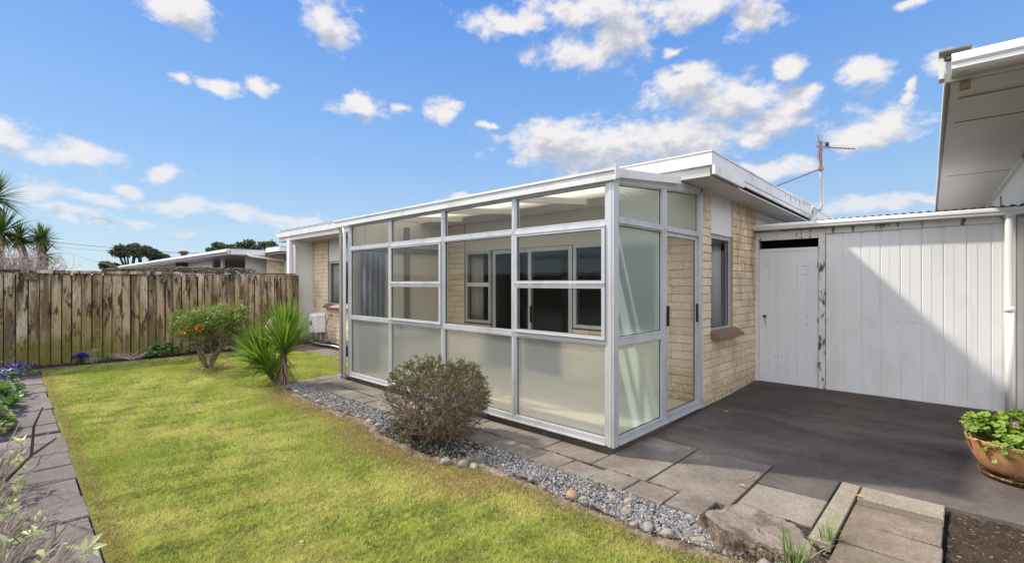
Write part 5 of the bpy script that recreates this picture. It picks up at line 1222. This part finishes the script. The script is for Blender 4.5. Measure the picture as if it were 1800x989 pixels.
# heap of dead sticks
def sticks(name, lab, x, y, n, ln, seed, mat='twig', h=.2):
    random.seed(seed); mb = MB()
    for i in range(n):
        a = random.uniform(-.5, .5)+(math.pi if random.random() < .6 else 0); p = Vector((x+random.gauss(0,.05), y+random.gauss(0,.05), .02)); d = Vector((math.cos(a), math.sin(a)*.3, random.uniform(.1, .8))).normalized()
        mb.tube([p, p+d*ln*.5+Vector((0,0,.01)), p+d*ln*random.uniform(.7, 1.1)], [.007, .005, .003], 5)
    return tag(mb.build(name, mat), lab, 'plant')
sticks('dead_stems', 'fan of dry reddish dead stems at the foot of the fence', 1.68, 11.88, 26, .34, 3)
random.seed(44); mb = MB()
for i in range(16):
    p = Vector((1.08+random.gauss(0,.04), 11.92, .0)); mb.tube([p, p+Vector((random.gauss(0,.04), 0, .14)), p+Vector((random.gauss(0,.10), random.gauss(0,.03), .27))], [.006, .005, .003], 5)
tag(mb.build('dead_stems', 'twig'), 'upright pale dead stems beside the small purple flowers', 'plant')
random.seed(45); segs = []; tips = []
for i in range(14): grow((3.35+random.gauss(0,.06), 11.95, 0), (random.gauss(0,.5), random.gauss(0,.2), 1), .28, .007, 3, segs, tips, .5, .02, (2, 3), .75)
mb = MB(); seg_tubes(mb, segs, 4); tag(mb.build('bare_shrub', 'darktwig'), 'dark leafless shrub by the fence right of the flowering shrub', 'shrub')

# bare pruned shrub in the left foreground with variegated shoots
def bare_shrub(x, y, lab, seed, n, hmax, lean, leafn, cat='shrub', base_mat='twig'):
    random.seed(seed); t_ = thing('bare_shrub', lab, cat, (x, y, 0)); mb = MB(); tipsP = []
    for i in range(n):
        p = Vector((x+random.gauss(0,.08), y+random.gauss(0,.22), .0)); ln = hmax*random.uniform(.45, 1.05); d = Vector((lean+random.gauss(0,.35), random.gauss(.1,.6), random.uniform(.35, 1.1))).normalized()
        pts = [p]; dd = d
        for k in range(4):
            dd = (dd+Vector([random.gauss(0, .07) for _ in range(3)])).normalized(); pts.append(pts[-1]+dd*ln/4)
        r0 = random.choice([.003, .004, .0045, .006, .009]); mb.tube(pts, [r0, r0*.9, r0*.8, r0*.7, r0*.55], 6)
        for q in range(random.randint(1, 3)):
            b = pts[random.randint(1, 3)]; d2 = (dd+Vector([random.gauss(0, .6) for _ in range(3)])).normalized(); l2 = ln*random.uniform(.15, .4)
            mb.tube([b, b+d2*l2*.5+Vector((0,0,.01)), b+d2*l2], [r0*.6, r0*.5, r0*.35], 5)
            if random.random() < .5: tipsP.append(b+d2*l2)
    mb.build('branches', base_mat, t_)
    if leafn:
        mb = MB(); 
        for c in random.sample(tipsP, min(leafn, len(tipsP))):
            if True:
                m = 7; P = np.repeat(np.array([tuple(c)]), m, 0)+rng.normal(0, .012, (m, 3)); leaves(mb, P, rdir(m, .5), rdir(m, 1), rng.uniform(.04, .075, m), .034)
        mb.build('variegated_leaves', 'varieg', t_)
bare_shrub(-.16, 3.00, 'pruned bare shrub with long pale twigs across the near path', 31, 85, .52, .75, 16)
bare_shrub(-.20, 3.75, 'middle pruned shrub with forked grey twigs and a few cream edged leaves beside the path', 32, 80, .50, .65, 14)
bare_shrub(-.22, 4.9, 'leafier pruned shrub with cream variegated shoots farther along the path', 33, 60, .55, .45, 38)
mb = MB(); mb.tube([(.02, 2.72, .10), (.16, 2.72, .42)], [.013, .010], 8); tag(mb.build('cut_branch', 'pinktwig'), 'thick pale cut branch end at the bottom left corner', 'branch')
mb = MB(); mb.tube([(-.02, 4.5, .22), (.10, 4.42, .38), (.11, 4.36, .58), (.15, 4.33, .70)], [.011, .009, .007, .004], 8); mb.tube([(.10, 4.42, .38), (.22, 4.44, .46)], [.010, .006], 6)
tag(mb.build('cut_branch', 'darktwig'), 'dark forked branch standing up over the path', 'branch')

# cabbage trees and pale shrub beyond the fence at the left
def cabbage(lab, x, y, h, heads, seed, ln=.75):
    random.seed(seed); t_ = thing('cabbage_tree', lab, 'tree', (x, y, 0)); mb = MB(); lf = MB(); dl = MB()
    for (dx, dy, z, n) in heads:
        c = Vector((x+dx, y+dy, z)); mb.tube([(x, y, -.05), (x+dx*.3, y+dy*.3, z*.55), tuple(c)], [.11, .075, .055], 10)
        for i in range(n):
            th = random.uniform(0, 6.28); el = random.uniform(-.6, 1.45); d = (math.cos(th)*math.cos(el), math.sin(th)*math.cos(el), math.sin(el)); sword(lf, c, d, ln*random.uniform(.7, 1.05), .035, .25, seg=4)
        for i in range(n//3):
            th = random.uniform(0, 6.28); sword(dl, c-Vector((0,0,.05)), (math.cos(th), math.sin(th), -1.2), ln*random.uniform(.4, .7), .03, .3, seg=3)
        
    mb.build('trunk', 'bark', t_); lf.build('crown', 'palm', t_); dl.build('dead_leaves', 'deadleaf', t_); return t_
cabbage('tall cabbage tree cut by the left edge beyond the fence', -.22, 14.5, 3.6, [(0, 0, 3.25, 190), (.12, -.2, 2.55, 130)], 51, .68)
cabbage('shorter cabbage tree with a pale trunk right of the bare hedge', .46, 14.0, 2.8, [(0, 0, 2.42, 150), (-.32, .1, 2.42, 130), (.06, .0, 2.1, 50)], 52, .42)
random.seed(53); segs = []; tips = []
for i in range(90):
    grow((random.uniform(-.8, .42), 13.3+random.gauss(0,.12), .9), (random.gauss(0,.18), random.gauss(0,.15), 1), random.uniform(.40, .62), .010, 3, segs, tips, .35, .04, (2, 3), .62, .12, .004)
mb = MB(); seg_tubes(mb, segs, 4); t_ = thing('bare_hedge', 'pale pinkish leafless shrub rising behind the fence in the left corner', 'shrub', (0, 13.4, 0)); mb.build('twigs', 'pinktwig', t_)
T = np.array([tuple(q[0]) for q in tips]); P = np.repeat(T, 2, 0); lf = MB(); leaves(lf, P, rdir(len(P), -.2), rdir(len(P), 1), .05, .012); lf.build('dry_leaves', leafmat('dry_hedge_leaf', (.35,.25,.19), (.6,.5,.38)), t_)

# background trees
def at(u, depth): 
    r = (u-900)/840*depth; return FX*depth+FY*r, FY*depth-FX*r
def far_tree(lab, u, depth, zb, zt, w, seed, trunks=2, flat=.5, n=4000, name='pohutukawa_tree'):
    x, y = at(u, depth); random.seed(seed); rs = np.random.default_rng(seed); t_ = thing(name, lab, 'tree', (x, y, 0))
    ht = zt-zb; cl = []
    for i in range(15):
        a = random.uniform(0, 6.28); rr = w*math.sqrt(random.random())*.78; z = zb+ht*(.22+.62*random.random()*(1-(rr/w)**2*.7)); cl.append((x+rr*math.cos(a), y+rr*math.sin(a), z, random.uniform(.28, .46)*w))
    mb = MB()
    for k in range(trunks):
        bx = x+random.uniform(-.25, .25)*w
        for c in random.sample(cl, 4): mb.tube([(bx, y, -.1), (bx+(c[0]-bx)*.25, y, zb*.62), (bx+(c[0]-bx)*.7, y+(c[1]-y)*.6, zb+ht*.05), c[:3]], [.20, .15, .09, .03], 7)
    mb.build('trunk', 'darktwig', t_)
    P = []
    for c in cl:
        m = n//15; v = rs.normal(size=(m, 3)); v /= np.linalg.norm(v, axis=1, keepdims=True); P.append(np.array(c[:3])+v*(rs.random((m, 1))**.4)*c[3]*np.array([1, 1, .55]))
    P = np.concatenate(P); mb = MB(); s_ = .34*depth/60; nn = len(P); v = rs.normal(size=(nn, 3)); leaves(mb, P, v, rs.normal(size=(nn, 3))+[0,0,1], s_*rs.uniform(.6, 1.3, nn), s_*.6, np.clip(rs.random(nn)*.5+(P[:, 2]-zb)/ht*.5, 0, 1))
    mb.build('crown', 'farleaf', t_); return t_
far_tree('leftmost low tree beyond the fence, short and round', 193, 60, 2.9, 4.5, 1.1, 61, 2)
far_tree('tallest tree of the left group with bare visible trunks', 226, 60, 4.6, 6.6, 1.7, 62, 3)
far_tree('second tree of the left group leaning to the right', 256, 61, 4.4, 6.4, 1.4, 63, 2)
far_tree('narrow right tree of the left group beside the white roof', 282, 62, 3.3, 5.7, 1.1, 64, 2)
far_tree('low bushy tree filling the gap under the left group', 240, 58, 2.3, 3.4, 2.6, 65, 3)
far_tree('round tree rising at the left of the right group behind the white roof', 354, 75, 4.0, 6.6, 1.8, 66, 2)
far_tree('flat topped tree second from left behind the white roof', 384, 75, 5.4, 7.9, 1.9, 67, 2)
far_tree('small tree between the two largest behind the white roof', 411, 76, 5.8, 8.1, 1.5, 68, 1)
far_tree('big dark tree behind the ridge of the white roof', 440, 75, 5.2, 8.7, 2.1, 69, 3)
far_tree('dark tree touching the corner of the brick house roof', 470, 76, 5.2, 8.6, 2.0, 70, 3)
# power lines
po = thing('power_pole', 'grey power pole behind the cabbage trees holding the wires', 'pole', (*at(68, 46), 0))
x, y = at(68, 46); MB().tube([(x, y, -.1), (x, y, 5.6)], [.15, .11], 10).build('shaft', 'post', po)
MB().box(x-.5, y-.05, 5.2, x+.5, y+.05, 5.32).build('crossarm', 'post', po)
def wire(lab, p, q, sag=.3, r=.018):
    pts = [Vector(p).lerp(Vector(q), i/16)-Vector((0,0,sag*4*(i/16)*(1-i/16))) for i in range(17)]; mb = MB(); mb.tube(pts, r, 5); tag(mb.build('power_line', 'cable'), lab, 'cable', 'power lines')
def ww(u, v, dd): x, y = at(u, dd); return (x, y, 1.5+(498-v)/840*dd)
wire('highest power line crossing the sky above the left trees', ww(72, 423, 46), ww(420, 448, 60), .25, .02)
wire('steep service wire dropping from the pole behind the fence', ww(72, 424, 46), ww(205, 468, 40), .2, .016)
wire('lower faint power line crossing behind the left trees', ww(72, 431, 46), ww(420, 441, 62), .5, .010)

# ------------------------------------------------------------------ services on the far wall
mbx = thing('meter_box', 'white plastic gas heater box on the brick wall near the fin wall', 'meter box', (5.42, 12.02, .2))
MB().box(5.30, 11.86, .25, 5.57, 12.24, .66).build('body', 'plastic', mbx, bevel=.02)
mb = MB(); mb.hexa([(5.28,11.84,.665),(5.572,11.84,.665),(5.572,12.26,.665),(5.28,12.26,.665),(5.33,11.90,.73),(5.572,11.90,.75),(5.572,12.20,.75),(5.33,12.20,.73)]); mb.build('hood', 'plastic', mbx, bevel=.008)
MB().box(5.293, 12.06, .44, 5.2985, 12.17, .56).build('vent', 'black', mbx)
mb = MB(); mb.box(5.296, 11.88, .36, 5.2985, 12.03, .365); mb.box(5.296, 11.88, .60, 5.2985, 12.22, .605); mb.build('seam', 'galv', mbx)
mb = MB(); mb.tube([(5.42,12.05,.25),(5.42,12.05,.02)], .018, 8); mb.tube([(5.48,11.95,.25),(5.48,11.95,.02)], .014, 8); mb.build('pipe', 'pipe', mbx)
tp = thing('garden_tap', 'brass garden tap on the cream brick wall with a hose attached', 'tap', (5.55, 11.52, .68))
mb = MB(); mb.tube([(5.58,11.52,.70),(5.50,11.52,.70),(5.48,11.52,.66)], .014, 8); mb.tube([(5.51,11.47,.73),(5.51,11.57,.73)], .008, 6); mb.build('spout', 'brass', tp, smooth=True)
mb = MB(); mb.tube([(5.48,11.52,.66),(5.47,11.53,.60),(5.46,11.56,.54)], .013, 8)
h1 = thing('garden_hose', 'hose hanging from the tap, red at the top and dark grey below', 'hose', (5.4, 11.45, 0)); mb.build('red_end', 'hosered', h1, smooth=True)
mb = MB(); pts = [(5.46,11.56,.54),(5.45,11.60,.40),(5.45,11.55,.22),(5.44,11.46,.10)]
for i in range(40): a = i/40*6.28*3; pts.append((5.36+.10*math.cos(a), 11.40+.14*math.sin(a), .05+.0012*i))
mb.tube(pts, .012, 7); mb.build('coil', 'hosegrey', h1, smooth=True)
mb = MB(); mb.tube([(5.15, 11.9, .06), (5.13, 11.2, .05), (5.16, 10.6, .06), (5.12, 10.0, .05)], .02, 8); tag(mb.build('ground_pipe', 'galv', smooth=True), 'grey pipe lying on the soil along the brick wall', 'pipe')
MBp = thing('plant_pot', 'dark plastic plant pot on the path beside the brown post', 'pot', (4.80, 9.25, 0))
MB().lathe((4.80, 9.25, .0), [(.085,.0),(.11,.19),(.122,.19),(.124,.225),(.112,.225),(.10,.18)], 28).build('tub', 'darkpot', MBp, smooth=True)
mb = MB()
for i in range(12): a = i/12*6.28; sword(mb, (4.80+.03*math.cos(a), 9.25+.03*math.sin(a), .18), (math.cos(a)*.5, math.sin(a)*.5, 1), .12, .012, .5)
mb.build('sprouts', 'bulb', MBp)
# pale round lid leaning behind the spiky plant
ld = thing('round_lid', 'pale grey round lid propped up behind the spiky plant by the fence end', 'lid', (4.37, 11.75, 0))
MB().tube([(4.37,11.76,.44),(4.35,11.74,.445)], .29, 48).build('disc', 'lid', ld, bevel=.005)
pts = [(4.225+.33*math.cos(i/48*6.2832)*.69, 11.835-.33*math.cos(i/48*6.2832)*.72*0+.33*math.cos(i/48*6.2832)*.0, .445+.33*math.sin(i/48*6.2832)) for i in range(49)]
dv = (Vector((4.23,11.84,.445))-Vector((4.25,11.86,.44))).normalized(); uu = dv.orthogonal().normalized(); vv = dv.cross(uu); c = Vector((4.348,11.738,.4455))
mb = MB(); mb.tube([tuple(c+(uu*math.cos(i/48*6.2832)+vv*math.sin(i/48*6.2832))*.282) for i in range(49)], .012, 6); mb.build('rim', 'plastic', ld, smooth=True)
# leafy growth under the meter box
leafy('bed_plant', 'dark weeds growing on the soil below the white meter box', 5.30, 11.8, .16, .4, .16, 70, 'leaf', .022, 71)
leafy('bed_plant', 'small green sprouts by the wall right of the hose coil', 5.30, 10.3, .14, .5, .2, 60, 'bedleaf', .022, 72)

# ------------------------------------------------------------------ fallen leaves and debris
FL = [((4.20,1.80),(.50,.25,.06),'orange fallen leaf on the shaded pad near the sunroom corner'),((4.10,.57),(.45,.24,.08),'orange fallen leaf on the pale concrete strip'),((3.55,-.09),(.55,.30,.05),'yellow brown fallen leaf on the dark soil at the bottom right'),
      ((3.72,1.17),(.42,.25,.12),'tan fallen leaf at the rim of the manhole cover'),((2.93,5.95),(.45,.22,.1),'brown fallen leaf beside the gravel left of the bush'),((5.6,2.0),(.5,.48,.44),'pale dried bird dropping on the dark pad')]
for (x, y), c, lab in FL:
    mb = MB(); z = max(.012, padz(x)+.008); a = random.uniform(0, 6.28); leaves(mb, [(x, y, z)], [(math.cos(a), math.sin(a), .05)], [(0, 0, 1)], .055, .03, fold=.3)
    mt = NT('fallen_leaf').pbr(c, .7); o = mb.build('fallen_leaf', mt); tag(o, lab, 'leaf')
n = 1100; mb = MB(); P = np.stack([rng.uniform(2.6, 4.33, n), rng.uniform(-1.2, .07, n), np.full(n, -.018)+rng.random(n)*.012], -1); leaves(mb, P, rdir(n)*[1,1,.25], rdir(n, 2), rng.uniform(.008, .03, n), rng.uniform(.002, .009, n))
tag(mb.build('soil_debris', 'deadleaf'), 'small twigs and bark chips strewn over the dark soil', 'debris', kind='stuff')
n = 5000; yv = rng.uniform(.3, 7.3, n); mb = MB(); P = np.stack([lawn_edge(yv)+rng.normal(.005, .05, n), yv, .008+rng.random(n)*.012], -1); leaves(mb, P, rdir(n)*[1,1,.25], rdir(n, 2), rng.uniform(.01, .04, n), rng.uniform(.002, .006, n))
tag(mb.build('edge_debris', 'deadleaf'), 'dry thatch and twigs along the brown edge of the lawn', 'debris', kind='stuff')
n = 500; mb = MB(); a = rng.uniform(0, 6.28, n); r = .3*np.sqrt(rng.random(n)); P = np.stack([3.0+r*np.cos(a), .85+r*np.sin(a), .0+rng.random(n)*.02], -1); leaves(mb, P, rdir(n)*[1,1,.3], rdir(n, 2), rng.uniform(.01, .05, n), rng.uniform(.002, .007, n))
tag(mb.build('stump_debris', 'deadleaf'), 'bark chips and dry grass round the tree stump', 'debris', kind='stuff')
# moss in the paving joints
n = 1800; mb = MB(); xx = rng.choice([3.33, 3.045], n)+rng.normal(0, .006, n); yv = rng.uniform(1.2, 7.2, n); k = rng.random(n) < .5+.5*np.sin(yv*3.3)
P = np.stack([xx, yv, rng.random(n)*.006], -1)[k]; pebbles(mb, P, .003, .008); tag(mb.build('joint_moss', bark('moss', (.07,.075,.02), (.16,.15,.05), 60)), 'olive moss growing in the joints of the pavers', 'moss', kind='stuff')
